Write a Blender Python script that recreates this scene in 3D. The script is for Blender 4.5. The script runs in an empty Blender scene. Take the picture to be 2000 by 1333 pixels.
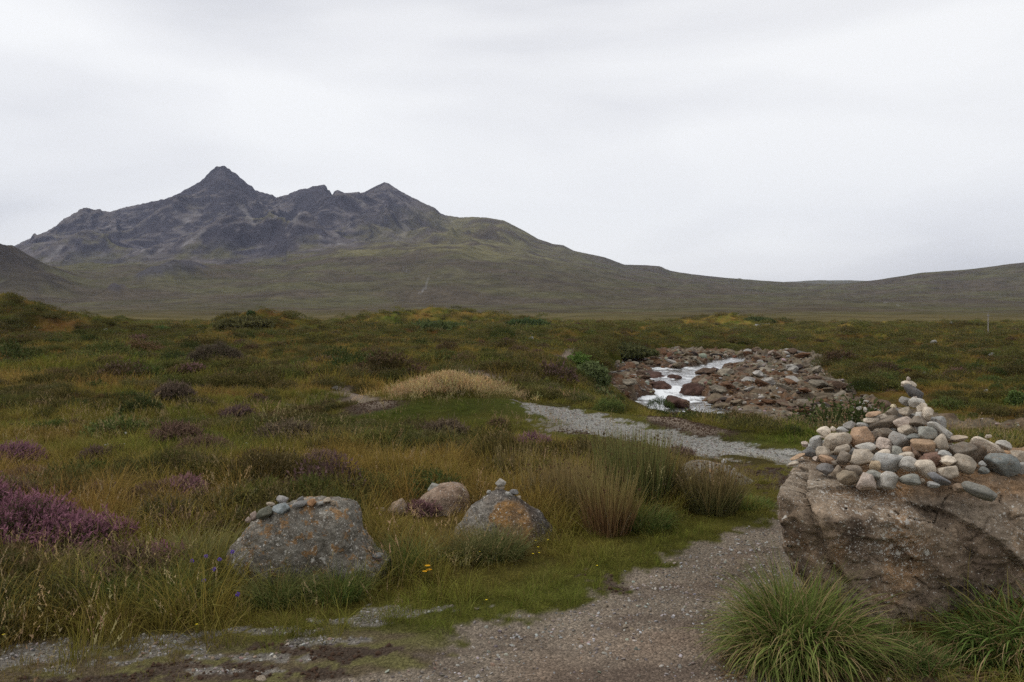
import bpy, bmesh, math, random
import numpy as np
from mathutils import Vector, Matrix, Euler
from mathutils.bvhtree import BVHTree

# ------------------------------------------------------------------ camera, world, sun
SC = bpy.context.scene
F = 1614.0            # focal length in pixels of the 2000 px wide picture
V0 = 605.0            # pixel row of the eye level
EYE = 1.6
cam = bpy.data.cameras.new('camera')
cam.sensor_width = 36.0
cam.lens = 36.0 * F / 2000.0
cam.shift_y = -(666.5 - V0) / 2000.0
cam.clip_start = 0.05
cam.clip_end = 40000
camo = bpy.data.objects.new('camera', cam)
SC.collection.objects.link(camo)
camo.location = (0, 0, EYE)
camo.rotation_euler = (math.pi / 2, 0, 0)
SC.camera = camo

SUN_EL, SUN_AZ = math.radians(52), math.radians(-60)
W = bpy.data.worlds.new('World')
SC.world = W
W.use_nodes = True
nt = W.node_tree
nt.nodes.clear()
N = nt.nodes.new
L = nt.links.new
out = N('ShaderNodeOutputWorld')
sky = N('ShaderNodeTexSky'); sky.sky_type = 'NISHITA'; sky.sun_disc = False
sky.sun_elevation = SUN_EL; sky.sun_rotation = SUN_AZ
bg1 = N('ShaderNodeBackground'); bg1.inputs['Strength'].default_value = 0.1
L(sky.outputs[0], bg1.inputs['Color'])
tc = N('ShaderNodeTexCoord')
mp = N('ShaderNodeMapping'); mp.inputs['Scale'].default_value = (1.0, 1.0, 4.2)
mp.inputs['Rotation'].default_value = (0.0, 0.12, 0.0)
L(tc.outputs['Generated'], mp.inputs['Vector'])
n1 = N('ShaderNodeTexNoise'); n1.inputs['Scale'].default_value = 1.5; n1.inputs['Detail'].default_value = 5
n1.inputs['Roughness'].default_value = 0.42; n1.inputs['Distortion'].default_value = 0.3
L(mp.outputs[0], n1.inputs['Vector'])
cr = N('ShaderNodeValToRGB')
cr.color_ramp.elements[0].position = 0.38; cr.color_ramp.elements[0].color = (0.60, 0.605, 0.635, 1)
cr.color_ramp.elements[1].position = 0.64; cr.color_ramp.elements[1].color = (0.90, 0.90, 0.897, 1)
e = cr.color_ramp.elements.new(0.51); e.color = (0.80, 0.80, 0.81, 1)
L(n1.outputs['Fac'], cr.inputs['Fac'])
bg2 = N('ShaderNodeBackground'); bg2.inputs['Strength'].default_value = 0.96
L(cr.outputs[0], bg2.inputs['Color'])
mx = N('ShaderNodeMixShader'); mx.inputs[0].default_value = 0.93
L(bg1.outputs[0], mx.inputs[1]); L(bg2.outputs[0], mx.inputs[2]); L(mx.outputs[0], out.inputs['Surface'])

sun = bpy.data.lights.new('sun', 'SUN'); sun.energy = 1.35; sun.angle = math.radians(35); sun.color = (1, 0.97, 0.92)
suno = bpy.data.objects.new('sun', sun); SC.collection.objects.link(suno)
sd = Vector((math.sin(SUN_AZ) * math.cos(SUN_EL), math.cos(SUN_AZ) * math.cos(SUN_EL), math.sin(SUN_EL)))
suno.rotation_euler = sd.to_track_quat('Z', 'Y').to_euler()
SC.view_settings.view_transform = 'Standard'
SC.view_settings.look = 'None'
SC.view_settings.exposure = 0.27
SC.view_settings.gamma = 1.0
SC.view_settings.use_curve_mapping = False
SC.render.engine = 'CYCLES'
SC.cycles.max_bounces = 5
SC.cycles.diffuse_bounces = 3
SC.cycles.glossy_bounces = 2
SC.cycles.transparent_max_bounces = 6
SC.cycles.volume_bounces = 0
SC.cycles.use_denoising = False
SC.cycles.use_adaptive_sampling = True
SC.cycles.adaptive_threshold = 0.01

# ------------------------------------------------------------------ helpers
RNG = np.random.default_rng(7)
def rng(s): return np.random.default_rng(s)
def lerp(a, b, t): return a + (b - a) * t
def sst(a, b, x):
    t = np.clip((x - a) / (b - a), 0, 1)
    return t * t * (3 - 2 * t)

def _h(ix, iy, iz, s):
    n = (ix.astype(np.int64) * 374761393 + iy.astype(np.int64) * 668265263 + iz.astype(np.int64) * 2147483647 + s * 1274126177) & 0xffffffff
    n = ((n ^ (n >> 13)) * 1274126177) & 0xffffffff
    n = n ^ (n >> 16)
    return (n & 0xffff) / 32767.5 - 1.0

def noise3(x, y, z, s=0):
    x, y, z = np.broadcast_arrays(np.asarray(x, float), np.asarray(y, float), np.asarray(z, float))
    ix, iy, iz = np.floor(x), np.floor(y), np.floor(z)
    fx, fy, fz = x - ix, y - iy, z - iz
    ux, uy, uz = [t * t * t * (t * (t * 6 - 15) + 10) for t in (fx, fy, fz)]
    r = 0
    for dx in (0, 1):
        wx = ux if dx else 1 - ux
        for dy in (0, 1):
            wy = uy if dy else 1 - uy
            for dz in (0, 1):
                wz = uz if dz else 1 - uz
                a, b, c = ix + dx, iy + dy, iz + dz
                g = _h(a, b, c, s) * (fx - dx) + _h(a, b, c, s + 17) * (fy - dy) + _h(a, b, c, s + 31) * (fz - dz)
                r = r + wx * wy * wz * g
    return r * 1.6

def noise2(x, y, s=0):
    x = np.asarray(x, float); y = np.asarray(y, float)
    ix, iy = np.floor(x), np.floor(y)
    fx, fy = x - ix, y - iy
    ux, uy = [t * t * t * (t * (t * 6 - 15) + 10) for t in (fx, fy)]
    r = 0
    zz = np.zeros_like(ix)
    for dx in (0, 1):
        wx = ux if dx else 1 - ux
        for dy in (0, 1):
            wy = uy if dy else 1 - uy
            a, b = ix + dx, iy + dy
            r = r + wx * wy * (_h(a, b, zz, s) * (fx - dx) + _h(a, b, zz, s + 17) * (fy - dy))
    return r * 1.7

def fbm(x, y, s=0, o=4, g=0.5, lac=2.03):
    a, r, t = 1.0, 0, 0
    for i in range(o):
        r = r + a * noise2(x, y, s + i * 7); t += a
        a *= g; x = x * lac + 3.1; y = y * lac + 1.7
    return r / t * 1.6

def ridged(x, y, s=0, o=5, g=0.5, lac=2.07):
    a, r, t = 1.0, 0, 0
    w = 1.0
    for i in range(o):
        n = 1 - np.abs(noise2(x, y, s + i * 5)) * 1.8
        n = np.clip(n, 0, 1) ** 2 * w
        w = np.clip(n * 1.6, 0, 1)
        r = r + a * n; t += a
        a *= g; x = x * lac + 5.3; y = y * lac + 2.9
    return r / t

def fbm3(p, sc, s=0, o=4, g=0.5):
    x, y, z = p[:, 0] * sc, p[:, 1] * sc, p[:, 2] * sc
    a, r, t = 1.0, 0, 0
    for i in range(o):
        r = r + a * noise3(x, y, z, s + i * 9); t += a
        a *= g; x = x * 2.05 + 1.3; y = y * 2.05 + 4.1; z = z * 2.05 + 2.2
    return r / t * 1.5

def seg_dist(x, y, pts, widths=None):
    """distance to a polyline (minus its local half width)"""
    best = np.full(np.shape(x), 1e9)
    for i in range(len(pts) - 1):
        ax, ay = pts[i]; bx, by = pts[i + 1]
        dx, dy = bx - ax, by - ay
        t = np.clip(((x - ax) * dx + (y - ay) * dy) / (dx * dx + dy * dy + 1e-9), 0, 1)
        d = np.hypot(x - ax - t * dx, y - ay - t * dy)
        if widths is not None: d = d - lerp(widths[i], widths[i + 1], t)
        best = np.minimum(best, d)
    return best

def poly_sd(x, y, pts):
    """signed distance to a polygon, negative inside"""
    x = np.asarray(x, float); y = np.asarray(y, float)
    d = seg_dist(x, y, list(pts) + [pts[0]])
    ins = np.zeros(np.shape(x), bool)
    n = len(pts)
    for i in range(n):
        ax, ay = pts[i]; bx, by = pts[(i + 1) % n]
        c = (ay > y) != (by > y)
        xi = (bx - ax) * (y - ay) / ((by - ay) if by != ay else 1e-9) + ax
        ins ^= c & (x < xi)
    return np.where(ins, -d, d)

def G(u, v, z=0.0):
    """place on a level z seen at a picture point"""
    d = (EYE - z) * F / (v - V0)
    return ((u - 1000) / F * d, d)
def P(u, v, d):
    return Vector(((u - 1000) / F * d, d, EYE - (v - V0) / F * d))

def link(o, parent=None):
    SC.collection.objects.link(o)
    if parent: o.parent = parent
    return o
def tag(o, label=None, cat=None, group=None, kind=None):
    if label: o['label'] = label
    if cat: o['category'] = cat
    if group: o['group'] = group
    if kind: o['kind'] = kind
    return o

def np_mesh(name, verts, faces, smooth=True, attrs=None, cols=None):
    """faces: (n,3) or (n,4) array"""
    me = bpy.data.meshes.new(name)
    verts = np.asarray(verts, np.float32); faces = np.asarray(faces, np.int32)
    k = faces.shape[1]
    me.vertices.add(len(verts)); me.vertices.foreach_set('co', verts.ravel())
    me.loops.add(faces.size); me.loops.foreach_set('vertex_index', faces.ravel())
    me.polygons.add(len(faces))
    me.polygons.foreach_set('loop_start', np.arange(0, faces.size, k, dtype=np.int32))
    me.polygons.foreach_set('loop_total', np.full(len(faces), k, np.int32))
    me.polygons.foreach_set('use_smooth', np.full(len(faces), smooth, bool))
    me.update(calc_edges=True)
    for n_, a in (attrs or {}).items():
        at = me.attributes.new(n_, 'FLOAT', 'POINT'); at.data.foreach_set('value', np.asarray(a, np.float32))
    for n_, a in (cols or {}).items():
        at = me.attributes.new(n_, 'FLOAT_COLOR', 'POINT')
        c = np.ones((len(verts), 4), np.float32); c[:, :3] = a
        at.data.foreach_set('color', c.ravel())
    return me

def grid_faces(nr, nc):
    i = np.arange(nr - 1)[:, None] * nc + np.arange(nc - 1)[None, :]
    i = i.ravel()
    return np.stack([i, i + 1, i + nc + 1, i + nc], 1)

# ------------------------------------------------------------------ materials
class NT:
    def __init__(s, name):
        s.m = bpy.data.materials.new(name); s.m.use_nodes = True
        s.t = s.m.node_tree; s.t.nodes.clear()
        s.out = s.n('ShaderNodeOutputMaterial')
    def n(s, t, **k):
        x = s.t.nodes.new(t)
        for a, b in k.items(): setattr(x, a, b)
        return x
    def l(s, a, b): s.t.links.new(a, b)
    def val(s, sock, v):
        if hasattr(v, 'is_linked') or isinstance(v, bpy.types.NodeSocket): s.l(v, sock)
        else: sock.default_value = v
    def attr(s, name, typ='GEOMETRY'):
        a = s.n('ShaderNodeAttribute'); a.attribute_name = name; a.attribute_type = typ; return a
    def noise(s, scale, vec=None, detail=4, rough=0.55, dist=0.0):
        x = s.n('ShaderNodeTexNoise'); x.inputs['Scale'].default_value = scale
        x.inputs['Detail'].default_value = detail; x.inputs['Roughness'].default_value = rough
        x.inputs['Distortion'].default_value = dist
        if vec is not None: s.l(vec, x.inputs['Vector'])
        return x.outputs['Fac']
    def voro(s, scale, vec=None, feat='F1', out='Distance', rnd=1.0):
        x = s.n('ShaderNodeTexVoronoi'); x.feature = feat
        x.inputs['Scale'].default_value = scale; x.inputs['Randomness'].default_value = rnd
        if vec is not None: s.l(vec, x.inputs['Vector'])
        return x.outputs[out]
    def ramp(s, fac, stops):
        x = s.n('ShaderNodeValToRGB'); r = x.color_ramp
        while len(r.elements) < len(stops): r.elements.new(0.5)
        for e_, (p, c) in zip(r.elements, stops):
            e_.position = p
            e_.color = (c, c, c, 1) if isinstance(c, (int, float)) else (*c, 1)
        s.l(fac, x.inputs['Fac']); return x.outputs['Color']
    def mix(s, fac, a, b, typ='MIX'):
        x = s.n('ShaderNodeMix'); x.data_type = 'RGBA'; x.blend_type = typ
        for k, v in ((0, fac), (6, a), (7, b)):
            if isinstance(v, bpy.types.NodeSocket): s.l(v, x.inputs[k])
            elif isinstance(v, (int, float)) and k: x.inputs[k].default_value = (v, v, v, 1)
            elif k: x.inputs[k].default_value = (*v, 1)
            else: x.inputs[k].default_value = v
        return x.outputs[2]
    def math(s, op, a, b=0.0, c=None):
        x = s.n('ShaderNodeMath'); x.operation = op
        s.val(x.inputs[0], a); s.val(x.inputs[1], b)
        if c is not None: s.val(x.inputs[2], c)
        return x.outputs[0]
    def bump(s, h, strength=0.5, dist=0.01, nrm=None):
        x = s.n('ShaderNodeBump'); x.inputs['Strength'].default_value = strength; x.inputs['Distance'].default_value = dist
        s.l(h, x.inputs['Height'])
        if nrm is not None: s.l(nrm, x.inputs['Normal'])
        return x.outputs[0]
    def bsdf(s, col, rough=0.9, nrm=None, spec=0.3):
        x = s.n('ShaderNodeBsdfPrincipled')
        s.val(x.inputs['Base Color'], col if isinstance(col, bpy.types.NodeSocket) else (*col, 1))
        s.val(x.inputs['Roughness'], rough)
        x.inputs['Specular IOR Level'].default_value = spec
        if nrm is not None: s.l(nrm, x.inputs['Normal'])
        s.l(x.outputs[0], s.out.inputs['Surface'])
        return x

def plant_material(name, inst):
    """leaves: body colour 'col' and tip colour 'tipcol' come from the plant; 'tip' and 'rnd' from each blade"""
    m = NT(name)
    ty = 'INSTANCER' if inst else 'GEOMETRY'
    c = m.attr('col', ty).outputs['Color']; tcol = m.attr('tipcol', ty).outputs['Color']
    tip = m.attr('tip').outputs['Fac']; rnd = m.attr('rnd').outputs['Fac']
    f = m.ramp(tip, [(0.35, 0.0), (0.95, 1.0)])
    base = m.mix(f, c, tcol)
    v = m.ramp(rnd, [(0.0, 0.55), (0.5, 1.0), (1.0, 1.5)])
    base = m.mix(1.0, base, v, 'MULTIPLY')
    dry = m.ramp(rnd, [(0.80, 0.0), (0.9, 0.75)])
    base = m.mix(dry, base, (0.22, 0.15, 0.065))
    d = m.n('ShaderNodeBsdfPrincipled'); m.l(base, d.inputs['Base Color']); d.inputs['Roughness'].default_value = 0.75
    d.inputs['Specular IOR Level'].default_value = 0.02
    t = m.n('ShaderNodeBsdfTranslucent'); m.l(base, t.inputs['Color'])
    mx_ = m.n('ShaderNodeMixShader'); mx_.inputs[0].default_value = 0.3
    m.l(d.outputs[0], mx_.inputs[1]); m.l(t.outputs[0], mx_.inputs[2]); m.l(mx_.outputs[0], m.out.inputs['Surface'])
    return m.m
M_PLANT_I = plant_material('plant_scattered', True)
M_PLANT = plant_material('plant_single', False)

def stone_material():
    m = NT('loose_stone')
    oi = m.n('ShaderNodeObjectInfo')
    tc = m.n('ShaderNodeTexCoord')
    mp = m.n('ShaderNodeMapping'); m.l(tc.outputs['Object'], mp.inputs['Vector'])
    cmb = m.n('ShaderNodeCombineXYZ')
    r = m.math('MULTIPLY', oi.outputs['Random'], 37.0)
    m.l(r, cmb.inputs[0]); m.l(r, cmb.inputs[2]); m.l(cmb.outputs[0], mp.inputs['Location'])
    v = mp.outputs[0]
    big = m.noise(1.3, v, 4, 0.6, 0.6)
    base = m.mix(1.0, oi.outputs['Color'], m.ramp(big, [(0.3, 0.8), (0.5, 1.15), (0.72, 1.5)]), 'MULTIPLY')
    st = m.noise(2.3, v, 5, 0.6, 1.2)
    base = m.mix(m.ramp(st, [(0.56, 0.0), (0.72, 0.55)]), base, (0.26, 0.15, 0.07))
    sp = m.noise(16, v, 3, 0.75)
    base = m.mix(m.ramp(sp, [(0.36, 0.6), (0.5, 0.0)]), base, (0.07, 0.065, 0.06))
    li = m.noise(5.0, v, 5, 0.7)
    base = m.mix(m.ramp(li, [(0.58, 0.0), (0.68, 0.5)]), base, (0.48, 0.47, 0.43))
    h = m.math('ADD', m.noise(7, v, 6, 0.65), m.math('MULTIPLY', sp, 0.4))
    m.bsdf(base, 0.88, m.bump(h, 0.45, 0.06), 0.08)
    return m.m
M_STONE = stone_material()
# ------------------------------------------------------------------ layout of the ground
def WG(pts, z=0.0): return [G(u, v, z) for u, v in pts]
PATH_NEAR = WG([(540, 1420), (640, 1330), (760, 1305), (850, 1262), (905, 1225), (1010, 1203), (1120, 1172), (1215, 1150),
                (1180, 1128), (1290, 1092), (1345, 1062), (1440, 1036), (1520, 1008)]) + \
            [(2.25, 6.9), (2.9, 7.6), (3.0, 8.2), (2.75, 8.9), (2.45, 9.2)] + \
            WG([(1450, 902), (1350, 882), (1250, 862), (1150, 840), (1080, 822), (1010, 810), (1012, 797), (1100, 796), (1250, 823), (1400, 850), (1500, 871), (1570, 884)]) + \
            [(4.1, 8.9), (4.3, 8.0), (3.6, 7.0), (2.6, 6.0), (1.95, 5.4), (1.65, 4.7), (1.35, 3.9), (1.35, 3.2), (1.9, 2.6), (3.0, 2.0), (3.0, -2), (-3.0, -2), (-1.4, 2.2)]
GRAVEL_SPOTS = [  # picture point, half sizes in metres
    (60, 1278, 0.75, 0.13), (-160, 1290, 0.7, 0.2), (330, 1250, 0.22, 0.05), (560, 1232, 0.30, 0.08), (640, 1250, 0.28, 0.06), (790, 1196, 0.22, 0.09),
    (880, 1192, 0.16, 0.07), (700, 1215, 0.2, 0.05), (480, 1285, 0.3, 0.04), (1110, 830, 0.5, 0.5), (450, 1312, 0.3, 0.03)]
SOIL_SPOTS = [(450, 1318, 0.42, 0.10), (240, 1335, 0.5, 0.06), (660, 1272, 0.30, 0.07), (760, 1268, 0.10, 0.04), (560, 1262, 0.22, 0.05),
              (1495, 925, 0.32, 0.35), (1525, 948, 0.25, 0.35), (1190, 1135, 0.16, 0.12), (430, 985, 0.7, 0.35), (590, 965, 0.35, 0.6),
              (705, 772, 2.2, 0.8), (1400, 1300, 0.28, 0.16), (1300, 1318, .3, .08), (1500, 1322, .4, .06), (1700, 1326, .5, .05), (1150, 838, 0.4, 0.25)]
BED = -3.15
RIVER = WG([(1190, 792), (1240, 806), (1320, 806), (1420, 822), (1500, 846), (1560, 856), (1640, 868), (1800, 878)], -3.1) + \
        [(20, 24.5), (34, 20), (52, 19), (52, 26), (34, 26.5)] + \
        WG([(2060, 848), (1990, 842), (1900, 836), (1830, 828), (1720, 806), (1660, 782), (1652, 764), (1600, 742), (1585, 716), (1500, 704),
            (1440, 696), (1350, 690), (1295, 693), (1240, 712), (1190, 730), (1182, 760)], -3.1)
CHAN = [G(u, v, -3.2) for u, v in [(1446, 705), (1425, 712), (1402, 723), (1372, 727), (1345, 731), (1322, 742), (1312, 756), (1322, 770), (1312, 785), (1300, 796), (1375, 800)]]
CHAN_W = [0.7, 1.1, 1.6, 1.5, 2.2, 2.3, 0.75, 1.1, 2.0, 1.6, 1.0]
CHAN2 = [G(u, v, -3.2) for u, v in [(1530, 836), (1560, 838), (1640, 836)]]; CHAN2_W = [0.4, 0.5, 0.4]

# hummocks: picture point of the top, distance, half widths in metres
MOUNDS = [(870, 785, 13.2, 1.7, 1.3), (950, 800, 12.6, 1.3, 0.9), (60, 606, 90, 8.5, 8), (-120, 600, 95, 12, 9), (490, 620, 110, 6.5, 6), (560, 640, 105, 6, 5),
          (900, 613, 180, 16, 12), (770, 622, 170, 11, 9), (1030, 622, 160, 5.5, 6), (1180, 662, 92, 3.6, 5), (1240, 672, 84, 3, 4), (1420, 614, 250, 13, 10),
          (420, 705, 30, 1.8, 1.6), (520, 745, 21, 1.3, 1.2), (350, 665, 70, 5, 4), (830, 640, 120, 6, 5), (600, 655, 75, 4, 4),
          (1560, 650, 150, 5, 5), (1680, 640, 190, 9, 8), (1860, 640, 170, 8, 8), (1975, 668, 95, 4, 4), (1760, 655, 140, 6, 5),
          (150, 680, 48, 3.5, 2.5), (1150, 738, 41, 1.2, 2.0), (1090, 715, 50, 2.5, 3), (700, 700, 45, 3, 2.5), (290, 760, 20, 1.3, 1.0), (80, 800, 15, 1.0, 0.9),
          (640, 830, 12.5, .8, .6), (400, 880, 9.6, .6, .4), (1040, 870, 9.8, .7, .5), (1380, 838, 24, 2.0, 1.0), (1470, 846, 23, 2.0, 1.0)]

def base_h(x, y):
    le = np.interp(y, [0, 9, 20, 40, 80, 200, 400], [0, 0, -.2, -.7, -1.4, -3, -4])
    ri = np.interp(y, [0, 9, 14, 20, 27, 34, 45, 60, 100, 200, 400], [0, 0, -.6, -1.9, -2.95, -3.12, -2.65, -2.40, -2.6, -3.5, -4.2])
    xb = np.interp(y, [4, 6, 8, 9.5, 13.5, 20, 33, 45, 60, 90, 150, 300], [12, 9, 5.5, 3.9, 0.8, 0.2, 0.7, 2.4, 4.6, 9, 20, 45])
    t = sst(0, 1.0 + 0.13 * y, x - xb)
    return lerp(le, ri, t)

def path_sd(x, y): return poly_sd(x, y, PATH_NEAR)
def river_sd(x, y):
    return poly_sd(x, y, RIVER) + 0.5 * noise2(x / 2.2, y / 2.2, 5) + 0.25 * noise2(x / .8, y / .8, 6)
_mamp = None
def H(x, y):
    global _mamp
    x = np.asarray(x, float); y = np.asarray(y, float)
    h = base_h(x, y)
    if _mamp is None:
        _mamp = []
        for (u, v, d, rx, ry) in MOUNDS:
            mx_, my_ = (u - 1000) / F * d, d
            _mamp.append(max(0.05, EYE - d * (v - V0) / F - float(base_h(mx_, my_))))
    for (u, v, d, rx, ry), A in zip(MOUNDS, _mamp):
        mx_, my_ = (u - 1000) / F * d, d
        q = ((x - mx_) / rx) ** 2 + ((y - my_) / ry) ** 2
        h = h + A * np.exp(-q * 0.9)
    psd = path_sd(x, y)
    off = sst(-0.1, 0.8, psd)
    a1 = np.interp(y, [0, 5, 12, 30, 80, 200], [.0, .025, .09, .22, .35, .5])
    h = h + off * a1 * fbm(x / 1.6, y / 1.3, 11, 3)
    a2 = np.interp(y, [0, 8, 15, 40, 120, 300], [.0, .0, .18, .58, 1.1, 1.5])
    rsd = np.where((y > 18) & (y < 100), poly_sd(x, y, RIVER), 50)
    keep = sst(1, 9, rsd)
    h = h + off * a2 * keep * fbm(x / 9, y / 7, 12, 3)
    # the trodden path lies a little lower than the turf
    h = h - 0.03 * (1 - sst(-0.12, 0.12, psd)) * np.where(y < 16, 1, 0)
    h = h + np.where(psd < 0, 0.006, 0) * fbm(x / .5, y / .5, 14, 3)
    r2 = river_sd(x, y)
    t = sst(0.7, -0.6, r2)
    h = lerp(h, BED - 0.9 + 0 * x, t)
    return h

def spot(x, y, spots, z=0.0, s=40):
    m = np.zeros(np.shape(x))
    n = 0.8 * fbm(x / .3, y / .3, s, 3) + .8 * fbm(x / .09, y / .09, s + 3, 3) + .1
    for (u, v, rx, ry) in spots:
        cx_, cy_ = G(u, v, z)
        q = np.sqrt(((x - cx_) / rx) ** 2 + ((y - cy_) / ry) ** 2)
        m = np.maximum(m, sst(1.0, 0.92, q + n))
    return m
def tramp(x, y):
    return sst(4.28, 4.02, y + .16 * fbm(x / .5, y / .3, 47, 3) + .10 * np.abs(x + .6)) * sst(.2, -.3, x - 0 * y)
def path_mask(x, y):
    sc = np.interp(y, [0, 6, 14], [.12, .16, .35])
    d = path_sd(x, y) + sc * fbm(x / .45, y / .3, 21, 4) + .5 * sc * fbm(x / .1, y / .08, 22, 3)
    return sst(0.03, -0.04, d)
def gravel_mask(x, y): return spot(x, y, GRAVEL_SPOTS)
def soil_mask(x, y):
    m = spot(x, y, SOIL_SPOTS, s=45)
    for tr, w in TRAILS:
        m = np.maximum(m, sst(w * 1.2, w * .5, seg_dist(x, y, tr) + .5 * w * fbm(x / 1.3, y / 1.3, 46, 3)))
    return m

# vegetation colours shared by the ground under it and the plants on it
C_GREEN = np.array([0.118, 0.150, 0.026]); C_OLIVE = np.array([0.195, 0.168, 0.036]); C_OCHRE = np.array([0.280, 0.188, 0.050])
C_RUSSET = np.array([0.235, 0.130, 0.042]); C_HEATH = np.array([0.090, 0.078, 0.028]); C_HEATHP = np.array([0.098, 0.066, 0.046])
def veg_fields(x, y):
    a = fbm(x / 7, y / 5, 50, 4)
    b = fbm(x / 2.2, y / 1.6, 51, 4)
    c = fbm(x / 26, y / 18, 52, 4)
    return a, b, c
def heather_f(x, y):
    a, b, c = veg_fields(x, y)
    far = sst(9, 40, y)
    return fbm(x / 4, y / 2.6, 53, 4) * .8 + b * .35 + c * .35 * far + .04 * far
def grass_col(x, y):
    a, b, c = veg_fields(x, y)
    far = sst(8, 35, y); vfar = sst(90, 260, y)
    t = np.clip(0.36 + 0.58 * a + 0.48 * b + 0.34 * c + 0.16 * far, 0, 1)
    near_path = 1 - sst(0.0, 1.3, path_sd(x, y))
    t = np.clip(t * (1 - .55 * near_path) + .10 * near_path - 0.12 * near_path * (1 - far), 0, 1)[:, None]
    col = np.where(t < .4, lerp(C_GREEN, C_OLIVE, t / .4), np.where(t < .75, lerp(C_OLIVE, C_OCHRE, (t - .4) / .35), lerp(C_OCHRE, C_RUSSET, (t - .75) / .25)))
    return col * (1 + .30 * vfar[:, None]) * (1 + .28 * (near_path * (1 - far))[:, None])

def ground_cols(x, y):
    g = grass_col(x, y)
    hf = sst(0.0, 0.35, heather_f(x, y))[:, None]
    g = lerp(g, C_HEATH, hf * .75)
    shaded_litter = g * lerp(0.42, .66, sst(40, 220, y))[:, None] * np.array([1.0, .93, .9])  # plant litter tone; far out the factor paints in the plants' own shading
    pm = np.where(y < 17, path_mask(x, y), 0); gm = np.where(y < 16, gravel_mask(x, y), 0)
    sm = soil_mask(x, y)
    col = shaded_litter
    tm = tramp(x, y)
    col = lerp(col, lerp(np.array([.150, .135, .058]), np.array([.125, .095, .062]), sst(-.2, .3, fbm(x / .25, y / .16, 48, 3))[:, None]), tm[:, None] * .85)
    soil = np.array([0.082, 0.060, 0.044]) * (1 + .25 * fbm(x / .3, y / .3, 60, 2)[:, None])
    col = lerp(col, soil, sm[:, None])
    for tr, w in TRAILS:
        tm_ = sst(w * .8, w * .3, seg_dist(x, y, tr) + .3 * w * fbm(x / .8, y / .8, 49, 3))
        col = lerp(col, np.array([.21, .165, .125]), tm_[:, None])
    # main path: brown-grey compacted grit in the middle, paler loose gravel along its edges and on the upper stretch
    up = sst(7.5, 9.5, y)
    inner = sst(-0.15, -0.75, path_sd(x, y) + .25 * fbm(x / .6, y / .4, 61, 3)) * (1 - up)
    pc = lerp(np.array([0.205, 0.168, 0.128]), np.array([0.182, 0.136, 0.100]), inner[:, None])
    pc = lerp(pc, np.array([0.27, 0.262, 0.235]), up[:, None])
    dk = sst(.0, .5, fbm(x / .7, y / .35, 62, 4))[:, None] * (1 - up[:, None])
    pc = lerp(pc, np.array([0.100, 0.075, 0.058]), dk * .75)
    col = lerp(col, pc, pm[:, None])
    col = lerp(col, np.array([0.180, 0.163, 0.138]), (gm * (1 - pm))[:, None])
    return col, np.maximum(pm, gm), sm

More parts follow.
